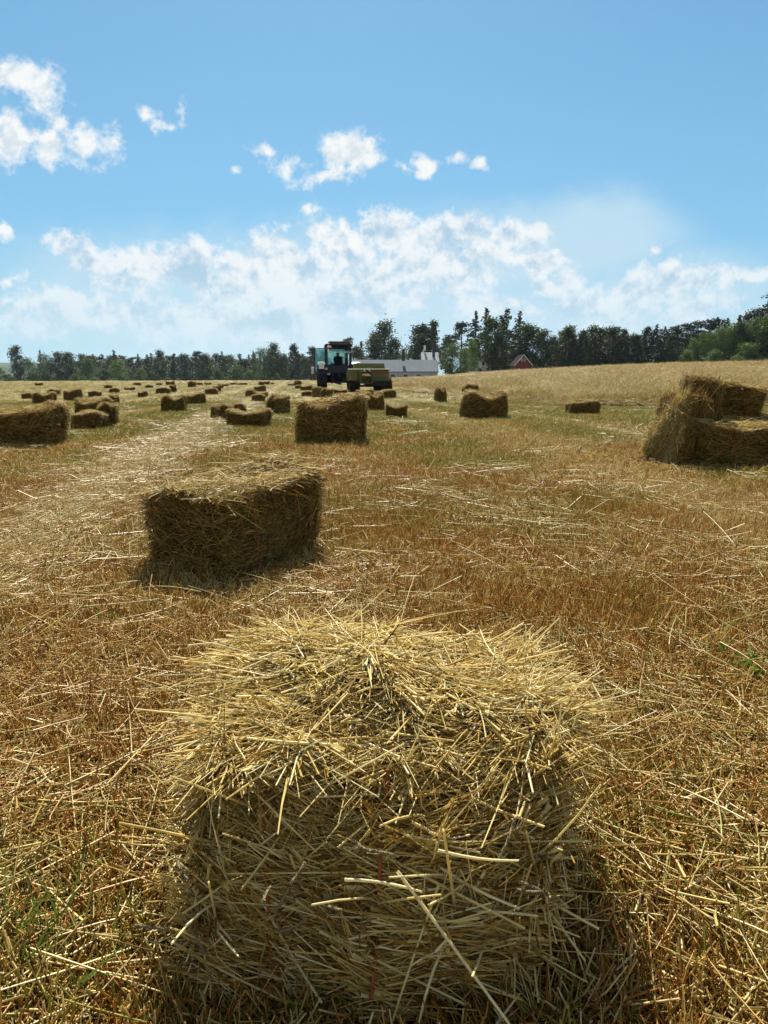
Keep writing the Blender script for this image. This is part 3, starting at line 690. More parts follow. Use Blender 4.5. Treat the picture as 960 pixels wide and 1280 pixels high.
def scatter(name, protolist, pts, rots, scl, kinds, label):
    cl = bpy.data.collections.new(name + ' tufts')
    for i, (ac, m) in enumerate(protolist):
        me = ac.mesh('tuft%02d' % i); me.materials.append(m); o = bpy.data.objects.new('%s_tuft_%02d' % (name, i), me); cl.objects.link(o)
    me = bpy.data.meshes.new(name); n = len(pts)
    me.vertices.add(n); me.vertices.foreach_set('co', pts.astype(np.float32).ravel())
    for nm, tp, arr in (('kind_i', 'INT', kinds.astype(np.int32)), ('rot', 'FLOAT_VECTOR', rots.astype(np.float32).ravel()), ('scl', 'FLOAT_VECTOR', scl.astype(np.float32).ravel())):
        at = me.attributes.new(nm, tp, 'POINT'); at.data.foreach_set('value' if tp == 'INT' else 'vector', arr)
    o = bpy.data.objects.new(name, me); COL.objects.link(o)
    ng = bpy.data.node_groups.new(name, 'GeometryNodeTree')
    ng.interface.new_socket('Geometry', in_out='INPUT', socket_type='NodeSocketGeometry'); ng.interface.new_socket('Geometry', in_out='OUTPUT', socket_type='NodeSocketGeometry')
    N = ng.nodes; L = ng.links
    gi = N.new('NodeGroupInput'); go = N.new('NodeGroupOutput'); iop = N.new('GeometryNodeInstanceOnPoints'); ci = N.new('GeometryNodeCollectionInfo')
    ci.inputs['Collection'].default_value = cl; ci.inputs['Separate Children'].default_value = True; ci.inputs['Reset Children'].default_value = True
    def attr(nm, dt):
        x = N.new('GeometryNodeInputNamedAttribute'); x.data_type = dt; x.inputs['Name'].default_value = nm; return x.outputs['Attribute']
    L.new(gi.outputs[0], iop.inputs['Points']); L.new(ci.outputs[0], iop.inputs['Instance']); iop.inputs['Pick Instance'].default_value = True
    L.new(attr('kind_i', 'INT'), iop.inputs['Instance Index'])
    e2r = N.new('FunctionNodeEulerToRotation'); L.new(attr('rot', 'FLOAT_VECTOR'), e2r.inputs[0]); L.new(e2r.outputs[0], iop.inputs['Rotation'])
    L.new(attr('scl', 'FLOAT_VECTOR'), iop.inputs['Scale']); L.new(iop.outputs[0], go.inputs[0])
    md = o.modifiers.new('tufts', 'NODES'); md.node_group = ng
    return tag(o, label, 'ground cover', kind='stuff')
# places kept free of standing stubble (bale footprints)
FOOT = []
def zone(n, y0, y1, side, pw=1.0):
    """n random points with the density falling off with distance inside a fan wider than the picture"""
    y = y0 + (y1 - y0) * rng.random(n * 2) ** pw; x = (rng.random(n * 2) * 2 - 1) * (side + .72 * np.maximum(y, 0))
    wgt = (side + .72 * np.maximum(y, 0)) / (side + .72 * y1)
    keep = rng.random(n * 2) < wgt ** .6
    return x[keep], y[keep]

# ------------------------------------------------------------------ bales
def wob(P, seed, f=5.0):
    q = P * f + seed * 1.7
    return np.stack([np.sin(q[:, 1] * 1.3 + q[:, 2] * 1.1) + .5 * np.sin(q[:, 2] * 2.7 + q[:, 0]), np.sin(q[:, 0] * 1.2 + q[:, 2] * 1.5 + 1) + .5 * np.sin(q[:, 0] * 2.9),
                     np.sin(q[:, 0] * 1.4 + q[:, 1] * .9 + 2) + .5 * np.sin(q[:, 1] * 3.1 + q[:, 0] * 2)], 1)
def bale_body(L, W, Hh, n, seed, wmin=.0025, wmax=.005, lens=(.05, .22), warp=None, lump=.012, top_fluff=1.0, k=3, nseg=2, weights=(1.4, 1.4, 1.0, 1.0, 1.9), matidx=1, toplen=1.25, loose=.06, topmat=None):
    """a packed box of straw: x = length, y = width, z = 0..Hh. faces: 0 front(-y) 1 back 2 left 3 right 4 top"""
    rg = np.random.default_rng(seed); ac = Acc()
    fl = 9   # flakes across the length: the packing rhythm of a baler
    def shape(P, amp=1.0):
        P = P.copy(); c = np.array([0, 0, Hh / 2]); hs = np.array([L / 2, W / 2, Hh / 2]); q = (P - c) / hs
        rr = np.linalg.norm(q, axis=1, keepdims=True); mx = np.abs(q).max(1, keepdims=True)
        k_ = np.clip(rr / np.maximum(mx, 1e-6), 1, 1.74)
        q = q * (1 - .13 * ((k_ - 1) / .74) ** 1.5)
        P = q * hs + c
        P = P + wob(P, seed) * lump * amp
        gr = np.sin((P[:, 0] / L + .5) * fl * 2 * math.pi + np.sin(P[:, 2] * 9 + seed) * .8)
        P[:, 1] *= 1 + .020 * gr; P[:, 2] = np.maximum(P[:, 2] * (1 + .022 * gr * (P[:, 2] / Hh)), -.01)
        if warp: P = warp(P, L, W, Hh)
        return P
    m = 14; t = np.linspace(-1, 1, m); U, Vv = np.meshgrid(t, t); U = U.ravel(); Vv = Vv.ravel(); O = np.ones_like(U)
    ii = np.arange(m * m).reshape(m, m); QQ = np.stack([ii[:-1, :-1], ii[:-1, 1:], ii[1:, 1:], ii[1:, :-1]], -1).reshape(-1, 4)
    for fc in ((U, -O, Vv), (-U, O, Vv), (-O, -U, Vv), (O, U, Vv), (U, Vv, O), (U, -Vv, -O)):
        P = np.stack(fc, 1) * [L / 2 * .97, W / 2 * .97, Hh / 2 * .96] + [0, 0, Hh / 2]
        ac.add(shape(P), QQ, .3, 0)
    A = np.array([L * Hh, L * Hh, W * Hh, W * Hh, L * W]) * np.array(weights); cnt = (A / A.sum() * n).astype(int)
    for fc in range(5):
        c = cnt[fc]; a1 = rg.random(c) * 2 - 1; a2 = rg.random(c) * 2 - 1; o = np.ones(c)
        # straw tangents: packed layers lie flat, so most straws run level on the faces
        if fc < 2:
            s = -1 if fc == 0 else 1; P = np.stack([a1, s * o, a2], 1); nrm = np.array([0, s, 0.])
            T = np.stack([rg.normal(size=c), np.zeros(c), rg.normal(size=c) * .38], 1)
        elif fc < 4:
            s = -1 if fc == 2 else 1; P = np.stack([s * o, a1, a2], 1); nrm = np.array([s, 0, 0.])
            T = np.stack([np.zeros(c), rg.normal(size=c), rg.normal(size=c) * .55], 1)
        else:
            P = np.stack([a1, a2, o], 1); nrm = np.array([0, 0, 1.])
            T = np.stack([rg.normal(size=c), rg.normal(size=c) * .9, np.zeros(c)], 1)
        P = P * [L / 2, W / 2, Hh / 2] + [0, 0, Hh / 2]
        fl_ = np.sin(P[:, 0] * 8 + seed + 2 * np.sin(P[:, 2] * 9)) + np.sin(P[:, 1] * 9 + P[:, 2] * 11 + seed * 2.3) + .8 * np.sin(P[:, 0] * 19 - P[:, 2] * 17 + P[:, 1] * 15 + seed)
        an = fl_ * (.24 if fc < 4 else .62) + rg.normal(size=c) * (.30 if fc < 4 else .50) * (1 + 1.6 * (rg.random(c) < .22)); sg_ = np.where(rg.random(c) < .5, -1., 1.)
        ca_, sa_ = np.cos(an) * sg_, np.sin(an) * sg_; zz = np.zeros(c)
        T = np.stack([ca_, zz, sa_], 1) if fc < 2 else (np.stack([zz, ca_, sa_], 1) if fc < 4 else np.stack([ca_, sa_, zz], 1))
        P = shape(P)
        ln = lens[0] + (lens[1] - lens[0]) * rg.random(c) ** 1.7
        out = np.abs(rg.normal(size=c)) * .16
        pk = rg.random(c) < loose; out[pk] += .25 + .5 * rg.random(pk.sum())
        if fc == 4: ln *= toplen; out = out * (1 + .8 * top_fluff); P[:, 2] += rg.random(c) * .018 * top_fluff
        D = unit(unit(T) + nrm * out[:, None])
        bend = rg.normal(size=(c, 3)) * .042 * (ln[:, None] / .2) - nrm * (ln * out * .55)[:, None]; bend[:, 2] -= ln * .10 * rg.random(c)
        bend -= nrm * np.maximum(bend @ nrm, 0)[:, None] * .9
        P = P - D * (ln * .45)[:, None] + nrm * (rg.random(c) * .010 + .002)[:, None]
        wd_ = wmin + (wmax - wmin) * rg.random(c) ** 1.8; rn_ = np.clip(rg.beta(1.0, 1.15, c) if fc < 4 else rg.beta(1.7, 1.0, c), 0, 1); rb = rg.random(c) < .34  # top straws skewed paler, painting in the sunlit look of bale tops
        if fc == 4 and topmat is not None:  # gold straws mixed in on top, the same sunlight put into colour
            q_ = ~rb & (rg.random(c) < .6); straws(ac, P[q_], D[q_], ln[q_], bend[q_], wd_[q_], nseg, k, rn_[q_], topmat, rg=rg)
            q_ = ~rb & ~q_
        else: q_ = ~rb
        straws(ac, P[q_], D[q_], ln[q_], bend[q_], wd_[q_], nseg, k, rn_[q_], matidx, rg=rg)
        straws(ac, P[rb], D[rb], ln[rb] * .85, bend[rb] * 1.6 + (lambda q: q - nrm * np.maximum(q @ nrm, 0)[:, None])(rg.normal(size=(rb.sum(), 3)) * .16) * ln[rb][:, None], wd_[rb] * 1.7, nseg + 2, 2, rn_[rb] * .8, matidx, rg=rg, taper=.75)
    return ac, shape
def twine_mesh(shape, xr, L, W, Hh, r=.0035, sag=.004):
    pts = []
    hs = (W / 2, Hh / 2)
    loop = [(-1, t) for t in np.linspace(-1, 1, 14)] + [(t, 1) for t in np.linspace(-1, 1, 18)[1:]] + [(1, t) for t in np.linspace(1, -1, 14)[1:]]
    P = np.array([[xr, y * hs[0] * 1.01, (z + 1) * hs[1] * 1.0] for y, z in loop]); P = shape(P)
    c = np.array([P[:, 0].mean(), P[:, 1].mean(), Hh / 2]); P = P + unit(P - c) * sag
    ac = Acc(); Dv = P[1:] - P[:-1]; ln = np.linalg.norm(Dv, axis=1)
    straws(ac, P[:-1], Dv, ln * 1.04, np.zeros_like(Dv), 2 * r, 1, 6, np.full(len(Dv), .5), taper=0)
    return ac
def seed_heads(ac, pts, dirs, rg, midx):
    for P0, D0 in zip(pts, dirs):
        ln = .035 + .05 * rg.random(); c = unit(np.array([D0]))[0]; sd_ = unit(np.array([np.cross(c, rg.normal(size=3))]))[0]
        n = 150; t = rg.random(n); a_ = rg.random(n) * 6.283; s2 = np.cross(c, sd_)
        rad = .0034 * np.sin(np.clip(t, .04, .96) * math.pi) ** .35
        axis = P0 + c * (t * ln)[:, None] + sd_ * (t * t * ln * .25)[:, None]
        off = sd_ * np.cos(a_)[:, None] + s2 * np.sin(a_)[:, None]
        straws(ac, axis, off * .9 + c * .7, .0036, np.zeros((n, 3)), .0022, 1, 3, .25 + .4 * rg.random(n), midx, rg=rg)
        q = np.array([P0]); straws(ac, q, np.array([c]), ln, np.array([sd_ * ln * .25]), .0052, 6, 6, np.array([.3]), midx, taper=.2, rg=rg)
BG = 'small square hay bales lying on the field'
def bale_thing(loc, rz, label, group=BG, cat='hay bale', name='hay_bale'):
    return empty(name, loc, rz, label=label, cat=cat, group=group)

# --- the big bale at the bottom of the picture
def warp_fg(P, L, W, Hh):
    P = P.copy(); t = (P[:, 1] / W + .5); zt = P[:, 2] / Hh
    P[:, 0] *= .60 + .38 * np.clip(zt, 0, 1) ** .8
    P[:, 0] += .06 * t * np.clip(P[:, 0] / L + .5, 0, 1) * zt
    P[:, 2] += .035 * t * zt
    fr = np.clip(1 - t * 1.6, 0, 1)
    P[:, 1] += (.19 * np.clip(zt, 0, 1.2) ** 2.0 - .03) * fr
    lp = np.sin(P[:, 0] * 21 + 2 * np.sin(P[:, 2] * 13)) * np.sin(P[:, 2] * 26 + P[:, 0] * 9) + .6 * np.sin(P[:, 0] * 47 + P[:, 2] * 31 + P[:, 1] * 25)
    P[:, 1] -= .014 * lp * fr; P[:, 2] += .014 * lp * zt
    P[:, 2] -= .03 * fr * zt ** 3
    return P
fgL, fgW, fgH = .70, .61, .360
fg, fshape = bale_body(fgL, fgW, fgH, 44000, 11, .0014, .0052, (.025, .18), warp_fg, lump=.020, top_fluff=1.3, k=4, nseg=3, weights=(1.9, .35, .9, .9, 1.8), loose=.05)
rg = np.random.default_rng(5)
def loose_top(ac, n, rg, L, W, Hh, ln=(.10, .34), up=.5, midx=1, bias=(0, 0)):
    a1 = (rg.random(n) * 2 - 1) * .95; a2 = (rg.random(n) * 2 - 1) * .98
    P = fshape(np.stack([a1 * L / 2, a2 * W / 2, np.full(n, Hh)], 1)); P[:, 2] += rg.random(n) * .035 - .01
    D = unit(np.stack([rg.normal(size=n) + bias[0], rg.normal(size=n) + bias[1], np.abs(rg.normal(size=n)) * up], 1))
    l_ = ln[0] + (ln[1] - ln[0]) * rg.random(n) ** 1.8
    straws(ac, P - D * (l_ * .35)[:, None], D, l_, rg.normal(size=(n, 3)) * [.035, .035, .015] - [0, 0, .02], .0026 + .0034 * rg.random(n) ** 1.6, 4, 4, np.clip(rg.beta(1.5, 1.0, n), 0, 1), midx, rg=rg)
loose_top(fg, 2600, rg, fgL, fgW, fgH, (.06, .20), up=.26, bias=(.35, .15))
loose_top(fg, 900, rg, fgL, fgW, fgH, (.03, .09), up=.9)
# right shoulder: straws combed out to the upper right
n = 1900
P = np.stack([fgL / 2 * (.50 + .5 * rg.random(n)), fgW * (rg.random(n) - .42), fgH * (.45 + .6 * rg.random(n))], 1); P = fshape(P)
D = unit(np.stack([1 + .5 * rg.normal(size=n), .5 + .6 * rg.normal(size=n), .25 + .3 * rg.normal(size=n)], 1)); l_ = .07 + .16 * rg.random(n) ** 1.4
straws(fg, P - D * (l_ * .6)[:, None], D, l_, rg.normal(size=(n, 3)) * .02, .0026 + .003 * rg.random(n), 3, 4, np.clip(rg.beta(2.4, 1.5, n), 0, 1), 1, rg=rg)
# stray long stalks hanging over the front
n = 45
P = fshape(np.stack([(rg.random(n) - .5) * fgL, np.full(n, -fgW / 2), fgH * (.3 + .7 * rg.random(n))], 1))
D = unit(np.stack([rg.normal(size=n), -.35 * np.ones(n), -.3 + .7 * rg.normal(size=n)], 1)); l_ = .10 + .20 * rg.random(n)
straws(fg, P - D * (l_ * .3)[:, None] + [0, -.012, 0], D, l_, rg.normal(size=(n, 3)) * [.02, .01, .03], .0034 + .003 * rg.random(n), 4, 5, .7 + .3 * rg.random(n), 1, rg=rg)
# the long stem that sticks out at the lower right
straws(fg, np.array([[.06, -.34, .27], [-.02, -.33, .245], [.12, -.33, .30]]), np.array([[.62, -.20, -.75], [.6, -.1, .10], [.8, -.1, -.15]]), np.array([.34, .12, .12]), np.array([[.03, -.05, -.01], [0, 0, -.02], [0, 0, .02]]), .0052, 6, 6, np.array([.92, .95, .9]), 1, rg=rg)
n = 42; P = fshape(np.stack([(rg.random(n) - .5) * fgL * 1.05, (rg.random(n) - .6) * fgW, np.full(n, fgH)], 1)); P[:, 2] += .012 + .02 * rg.random(n)
fr_ = rg.random(n) < .35; P[fr_, 1] = -fgW / 2 - .02; P[fr_, 2] = fgH * (.35 + .6 * rg.random(fr_.sum()))
seed_heads(fg, P, unit(rg.normal(size=(n, 3)) * [1, 1, .35]), rg, 2)
fgroot = bale_thing((-.022, .99 + fgW / 2, Hs(0, 1.3) - .005), R(-3), 'largest golden bale, frayed on top, filling the bottom of the photo')
o = link('straw_body', fg.mesh('foreground bale'), [M['coreg'], M['gold'], M['seed']], fgroot)
for xr in (-.20, .035):
    tw = twine_mesh(fshape, xr, fgL, fgW, fgH, .0030, .017).mesh('twine'); link('twine', tw, M['twine'], fgroot)

# --- the second bale, one corner towards the viewer
def warp2(P, L, W, Hh):
    P = P.copy(); t = P[:, 0] / L + .5; zt = P[:, 2] / Hh
    P[:, 2] += .10 * (t ** 2) * zt - .02 * np.sin(t * 3.14) * zt
    P[:, 0] += .02 * zt * (t - .5)
    return P
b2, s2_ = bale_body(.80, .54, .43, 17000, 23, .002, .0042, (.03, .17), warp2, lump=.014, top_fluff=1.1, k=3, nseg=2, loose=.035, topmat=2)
ang2 = math.atan2(4.03 - 3.31, -.38 + .77)
c2_ = np.array([(-.38 - 1.18) / 2 + .0, (4.03 + 3.75) / 2 + .0])
c2_ = c2_ + np.array([.02, -.22])
r2o = bale_thing((c2_[0], c2_[1], Hs(*c2_) - .005), ang2, 'second largest bale, dark brown with one corner forward, left of centre')
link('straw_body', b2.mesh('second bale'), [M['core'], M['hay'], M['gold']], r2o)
for xr in (-.19, .15): link('twine', twine_mesh(s2_, xr, .80, .54, .43, .003, .004).mesh('twine'), M['twine'], r2o)
FOOT += [(.03, 1.32, .36), (c2_[0], c2_[1], .46), (c2_[0] + .05, c2_[1] - .25, .30)]

# --- generic bales, shared meshes
def warpA(P, L, W, Hh):
    P = P.copy(); t = P[:, 0] / L + .5; zt = P[:, 2] / Hh; P[:, 2] -= .05 * np.sin(t * 3.1) * zt; return P
def warpB(P, L, W, Hh):
    P = P.copy(); t = P[:, 0] / L + .5; zt = P[:, 2] / Hh; P[:, 0] += .10 * zt * L * .5; P[:, 2] += .05 * t * zt; return P
def warpC(P, L, W, Hh):
    P = P.copy(); t = P[:, 0] / L + .5; zt = P[:, 2] / Hh; P[:, 2] += (.08 * sst(.8, 1, t) + .03 * sst(.2, 0, t)) * zt; P[:, 1] += .05 * (t - .5) ** 2; return P
def warpD(P, L, W, Hh):
    P = P.copy(); t = P[:, 0] / L + .5; zt = P[:, 2] / Hh; P[:, 0] *= 1 + .10 * np.sin(zt * 3.14); P[:, 2] += .04 * np.sin(t * 9) * zt; return P
BV = []
for k, wf in enumerate((None, warpA, warpB, warpC, warpD)):
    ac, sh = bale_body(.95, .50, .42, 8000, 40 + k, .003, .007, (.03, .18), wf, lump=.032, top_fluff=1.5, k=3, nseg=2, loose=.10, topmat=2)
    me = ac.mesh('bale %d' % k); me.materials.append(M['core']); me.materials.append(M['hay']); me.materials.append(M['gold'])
    tws = []
    for xr in (-.2, .2):
        tm = twine_mesh(sh, xr, .95, .50, .42, .0035, .004).mesh('twine'); tm.materials.append(M['twine']); tws.append(tm)
    BV.append((me, tws))
def bale(x0, x1, yt, yb, label, var=0, rz=0.0, tilt=(0, 0), depth=.5, z=None, group=BG):
    yb = yb + (yb - HZ) * .10
    X, Y, T = ground_at((x0 + x1) / 2, yb)
    Y += depth * .5; X *= (Y / (Y - depth * .5))
    wd = (x1 - x0) / F * (Y - depth * .3) 
    hgt = CAMZ - (yt - HZ) / F * (Y) - Hs(X, Y)
    hgt = max(hgt, .30)
    root = bale_thing((X, Y, Hs(X, Y) - .01 if z is None else z), rz, label, group)
    c, s = abs(math.cos(rz)), abs(math.sin(rz))
    Ls = max(.3, (wd - s * depth) / max(c, .35))
    root.scale = (Ls / .97, depth / .5, hgt / .44)
    root.rotation_euler = (tilt[0], tilt[1], rz)
    me, tws = BV[var]
    b = bpy.data.objects.new('straw_body', me); COL.objects.link(b); b.parent = root
    if x1 - x0 > 20:
        for tm in tws:
            t_ = bpy.data.objects.new('twine', tm); COL.objects.link(t_); t_.parent = root
    FOOT.append((X, Y, .3))
    return root
bale(-32, 84, 504, 553, 'large dark bale cut off by the left edge', 1, R(4))
bale(371, 458, 499, 549, 'large upright looking bale with a raised right corner, centre of the field', 3, R(-3))
bale(93, 134, 514, 534, 'front bale of the stacked trio left of centre', 0, R(3))
bale(99, 140, 497, 524, 'back bale of the stacked trio, showing above the front one', 1, R(-8))
bale(127, 145, 505, 531, 'bale on end at the right side of the stacked trio', 2, R(10), depth=.4)
bale(44, 69, 491, 503, 'medium bale behind the large left edge bale', 4, R(5))
bale(30, 43, 492, 498, 'small bale left of the medium one at the left edge', 0, R(0))
bale(61, 74, 488, 492.5, 'thin looking bale half hidden behind the medium left bale', 2, R(0))
bale(82, 102, 487, 500, 'boxy bale with loose hay piled on its top at left', 3, R(5))
bale(112, 125, 489, 495, 'small bale above the stacked trio', 0, R(-6))
bale(45, 53, 478, 482, 'tiny bale farthest left near the tree foot', 1)
bale(131, 140, 481, 485, 'tiny bale upper left of the bale pair over the trio', 2)
bale(137, 149, 485, 490, 'small flat bale up and right of the stacked trio', 0, R(6))
bale(137, 148, 495, 503, 'squarish bale directly right of the stacked trio', 4, R(30))
bale(157, 168, 484, 488, 'flat small bale between the trio and the twin bales', 1)
bale(167, 176, 478, 481.5, 'tiny bale on the horizon left of the twin bales', 0)
bale(173, 185, 490, 496, 'small bale below left of the twin bales', 3, R(8))
bale(182, 191, 481, 485, 'tiny bale up left of the twin bales', 2)
bale(196, 212, 484, 492, 'left one of the twin bales in the second row', 0, R(-4))
bale(211, 222, 481.5, 489.5, 'right one of the twin bales in the second row', 4, R(25))
bale(208, 218, 476, 481, 'small bale standing just above the twin bales', 1)
bale(195, 202, 479, 481, 'tiny flat bale on the horizon left above the twin bales', 0)
bale(203, 234, 495, 513, 'medium dark bale with a straw stem at its front, below the twin bales', 4, R(8))
bale(234, 256, 492, 504.5, 'medium bale with a notched top right of the dark medium one', 3, R(-6))
bale(235, 245, 477, 484, 'tall looking small bale right of the twin bales', 2)
bale(246, 253, 478, 481, 'tiny bale right of the tall looking small one', 0)
bale(256, 264, 478, 480.5, 'tiny flat bale on the horizon above the leaning chain', 1)
bale(256, 272, 485, 493, 'front bale of the short chain of three at left centre', 0, R(4))
bale(265, 278, 482, 489, 'middle bale of the short chain of three at left centre', 3, R(20))
bale(272, 279, 480, 485, 'back bale of the short chain of three at left centre', 2)
bale(279, 286, 480, 482.5, 'tiny bale right of the short chain of three', 1)
bale(265, 288, 508, 523, 'dark bale tucked behind the left end of the pale topped bale', 2, R(28))
bale(283, 308, 507, 519, 'bale lying hidden behind the pale topped bale', 0, R(5))
bale(286, 339, 510, 530.5, 'long bale with pale straw on top, left of the central bale', 1, R(-3))
bale(334, 361, 495, 516, 'tilted lopsided bale between pale topped bale and central bale', 2, R(-32), tilt=(0, R(5)))
bale(288, 295, 479, 480.8, 'first of three tiny bales in a horizon line', 0)
bale(294, 303, 479, 480.8, 'second of three tiny bales in a horizon line', 1)
bale(302, 309, 479, 480.8, 'third of three tiny bales in a horizon line', 0)
bale(318, 332, 482, 489, 'bale at the front of the small cluster left of the tractor', 3, R(-8))
bale(323, 330, 477, 481, 'tiny bale at the upper left of the cluster left of the tractor', 2)
bale(330, 337, 476, 480.5, 'tiny upright bale at the top of the cluster left of the tractor', 1)
bale(338, 343, 478, 480, 'tiniest bale at the right of the cluster left of the tractor', 0)
bale(311, 319, 488, 495, 'bale end showing left of the overlapping pair left of the tractor', 4, R(60))
bale(318, 335, 489, 496, 'rear bale of the overlapping pair left of the tractor', 1, R(3))
bale(315, 331, 492, 501, 'front bale of the overlapping pair left of the tractor', 0, R(-5))
bale(360, 367, 479, 482, 'tiny bale left end of the heap before the tractor wheel', 1)
bale(367, 377, 476, 483, 'tall bale of the heap left of the tractor wheel', 2, R(30))
bale(369, 377, 481, 485.5, 'pale topped bale in the heap left of the tractor wheel', 0)
bale(376, 390, 482, 488, 'dark bale with raised corners left of the tractor wheel', 3)
bale(377, 390, 488.5, 495, 'flat bale in front of the raised corner one, left of the tractor', 0)
bale(394, 402, 485, 496, 'bale end right at the front of the left tractor tyre', 4, R(50))
bale(400, 417, 486, 498, 'squarish bale in front of the left tractor tyre', 2, R(-20))
bale(418, 434, 487, 491.5, 'dark bale in the gap between tractor and baler', 1)
bale(415, 441, 492, 503, 'pale topped bale behind the left side of the central bale', 0, R(8))
bale(445, 467, 487, 495, 'pale bale lying below the baler chute', 3, R(-12))
bale(475, 495, 487, 496.5, 'bale right of the baler wheel', 0, R(2))
bale(450, 481, 492, 512, 'rough bale right behind the central bale', 4, R(12))
bale(482, 510, 503.5, 520, 'medium bale alone right of the rough one behind the central bale', 1, R(-2))
bale(543, 558, 486, 501, 'upright squarish bale standing by the edge of the unbaled crop', 4, R(12), depth=.4)
bale(577, 601, 481.5, 498, 'tilted bale behind the larger bale right of centre', 2, R(-14), tilt=(0, R(-9)))
bale(577, 634, 492, 521, 'larger lopsided bale right of centre with humped top', 4, R(-5))
bale(707, 748, 500, 516.5, 'flat bale alone at the crop edge, right part of the field', 0, R(2))

# --- the broken heap at the right: four pieces
GH = 'broken heap of bales at the right edge'
def heap(loc, rot, L, W, Hh, seed, label, n=7000, warp=None, m='hay', name='hay_bale', cat='hay bale'):
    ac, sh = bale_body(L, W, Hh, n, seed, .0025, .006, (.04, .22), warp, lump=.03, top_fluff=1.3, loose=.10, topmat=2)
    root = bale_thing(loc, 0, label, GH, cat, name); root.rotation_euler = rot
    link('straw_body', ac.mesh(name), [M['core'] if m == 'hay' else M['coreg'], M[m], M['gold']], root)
    for xr in (-.22 * L, .22 * L): link('twine', twine_mesh(sh, xr, L, W, Hh, .004, .006).mesh('twine'), M['twine'], root)
    FOOT.append((loc[0], loc[1], .4))
HX = lambda px, d: (px - 480) / F * d
def on_end(px, d, L, th, lean, yaw, seed, label, warp):
    x = HX(px, d); heap((x, d + .22, Hs(x, d) + L / 2 * math.sin(R(lean)) - .02), (R(4), -R(lean), yaw), L, .50, th, seed, label, warp=warp)
on_end(864, 7.15, .72, .18, 72, R(12), 61, 'leaning slab of hay at the left end of the heap by the right edge', warpB)
on_end(895, 7.45, .87, .26, 79, R(-10), 62, 'bale standing on end with a peaked top in the heap at the right edge', warpC)
heap((HX(948, 7.0), 7.18, Hs(3.4, 7) + .0), (R(-2), R(2), R(-8)), 1.12, .52, .45, 64, 'lowest front bale of the heap, cut by the right edge, golden topped', warp=warpA, n=10000)
heap((HX(945, 7.75), 7.85, Hs(3.8, 7.8) + .0), (R(1), R(-1), R(-4)), 1.0, .52, .44, 65, 'lower rear bale of the heap at the right edge, carrying the upper bale', n=4000)
heap((HX(909, 8.0), 8.05, Hs(3.9, 8) + .38), (R(-5), R(3), R(-8)), .58, .52, .42, 63, 'upper back bale of the heap at the right edge, with pale hay on its crown', warp=warpA, n=8000)

# ------------------------------------------------------------------ scatter the ground cover
def free(x, y, margin=.0):
    k = np.ones(len(x), bool)
    for fx, fy, fr in FOOT: k &= (x - fx) ** 2 + (y - fy) ** 2 > (fr + margin) ** 2 if fy > 2 else (np.abs(x - fx) > .34 + max(margin, 0) * 4) | (y > 1.62) | (y < .98 - max(margin, 0) * 18)
    return k
def mk(x, y, s, sz, dzr=0.0):
    n = len(x); pts = np.stack([x, y, H(x, y) + dzr * rng.random(n)], 1)
    rots = np.stack([rng.normal(size=n) * .05, rng.normal(size=n) * .05, rng.random(n) * 6.283], 1)
    scl = np.stack([s, s, sz], 1)
    return pts, rots, scl
zs = [zone(5600, -1.2, 6, 2.5), zone(11000, 6, 26, 3), zone(13000, 26, 100, 4), zone(9000, 100, 290, 10)]
P_, R_, S_, K_ = [], [], [], []
for zi, (x, y) in enumerate(zs):
    k = cropmask(x, y) < .5; x, y = x[k], y[k]
    k = free(x, y, .0) & ~((np.abs(x) < .5) & (y < 1.2) & (rng.random(len(x)) < .6)); x, y = x[k], y[k]
    s = (.85 + .4 * rng.random(len(x))) * (1.0, 1.5, 3.2, 7)[zi]; sz = (.8 + .5 * rng.random(len(x))) * (1.0, .85, .8, 1.2)[zi]
    a_, b_, c_ = mk(x, y, s, sz); P_.append(a_); R_.append(b_); S_.append(c_); K_.append(rng.integers(0, 5, len(x)))
scatter('stubble', [(patch_stub(200 + i), M['stub']) for i in range(5)], np.concatenate(P_), np.concatenate(R_), np.concatenate(S_), np.concatenate(K_), 'short reddish and golden cut stubble over the whole field')
P_, R_, S_, K_ = [], [], [], []
def windrow(x, y):
    r_ = x + .122 * y + 1.55 + .15 * np.sin(y * 1.1) + .1 * np.sin(y * 2.7)
    return np.exp(-(r_ / .30) ** 2)
for zi, (nn, y0, y1, sd_) in enumerate(((5200, -1.2, 6, 2.5), (5000, 6, 26, 3), (4500, 26, 120, 4))):
    x, y = zone(nn, y0, y1, sd_)
    patchy = .5 + .5 * np.sin(x * 1.9 + 1.2 * np.sin(y * 1.3)) * np.sin(y * 1.6 + x)
    k = (rng.random(len(x)) < (.06, .03, .08)[zi] + .26 * (1, .3, .4)[zi] * patchy ** 2 + .9 * windrow(x, y) + .70 * sst(2.8, 1.4, y)) & (cropmask(x, y) < .5); x, y = x[k], y[k]
    k = free(x, y, -.03) & ~((np.abs(x - .03) < .66) & (y < 1.35) & (y > .45)); x, y = x[k], y[k]
    s = (.8 + .5 * rng.random(len(x))) * (1.0, 1.4, 3.0)[zi]; a_, b_, c_ = mk(x, y, s, s * (1, .8, .4)[zi], .02)
    P_.append(a_); R_.append(b_); S_.append(c_); K_.append(rng.integers(0, 5, len(x)))
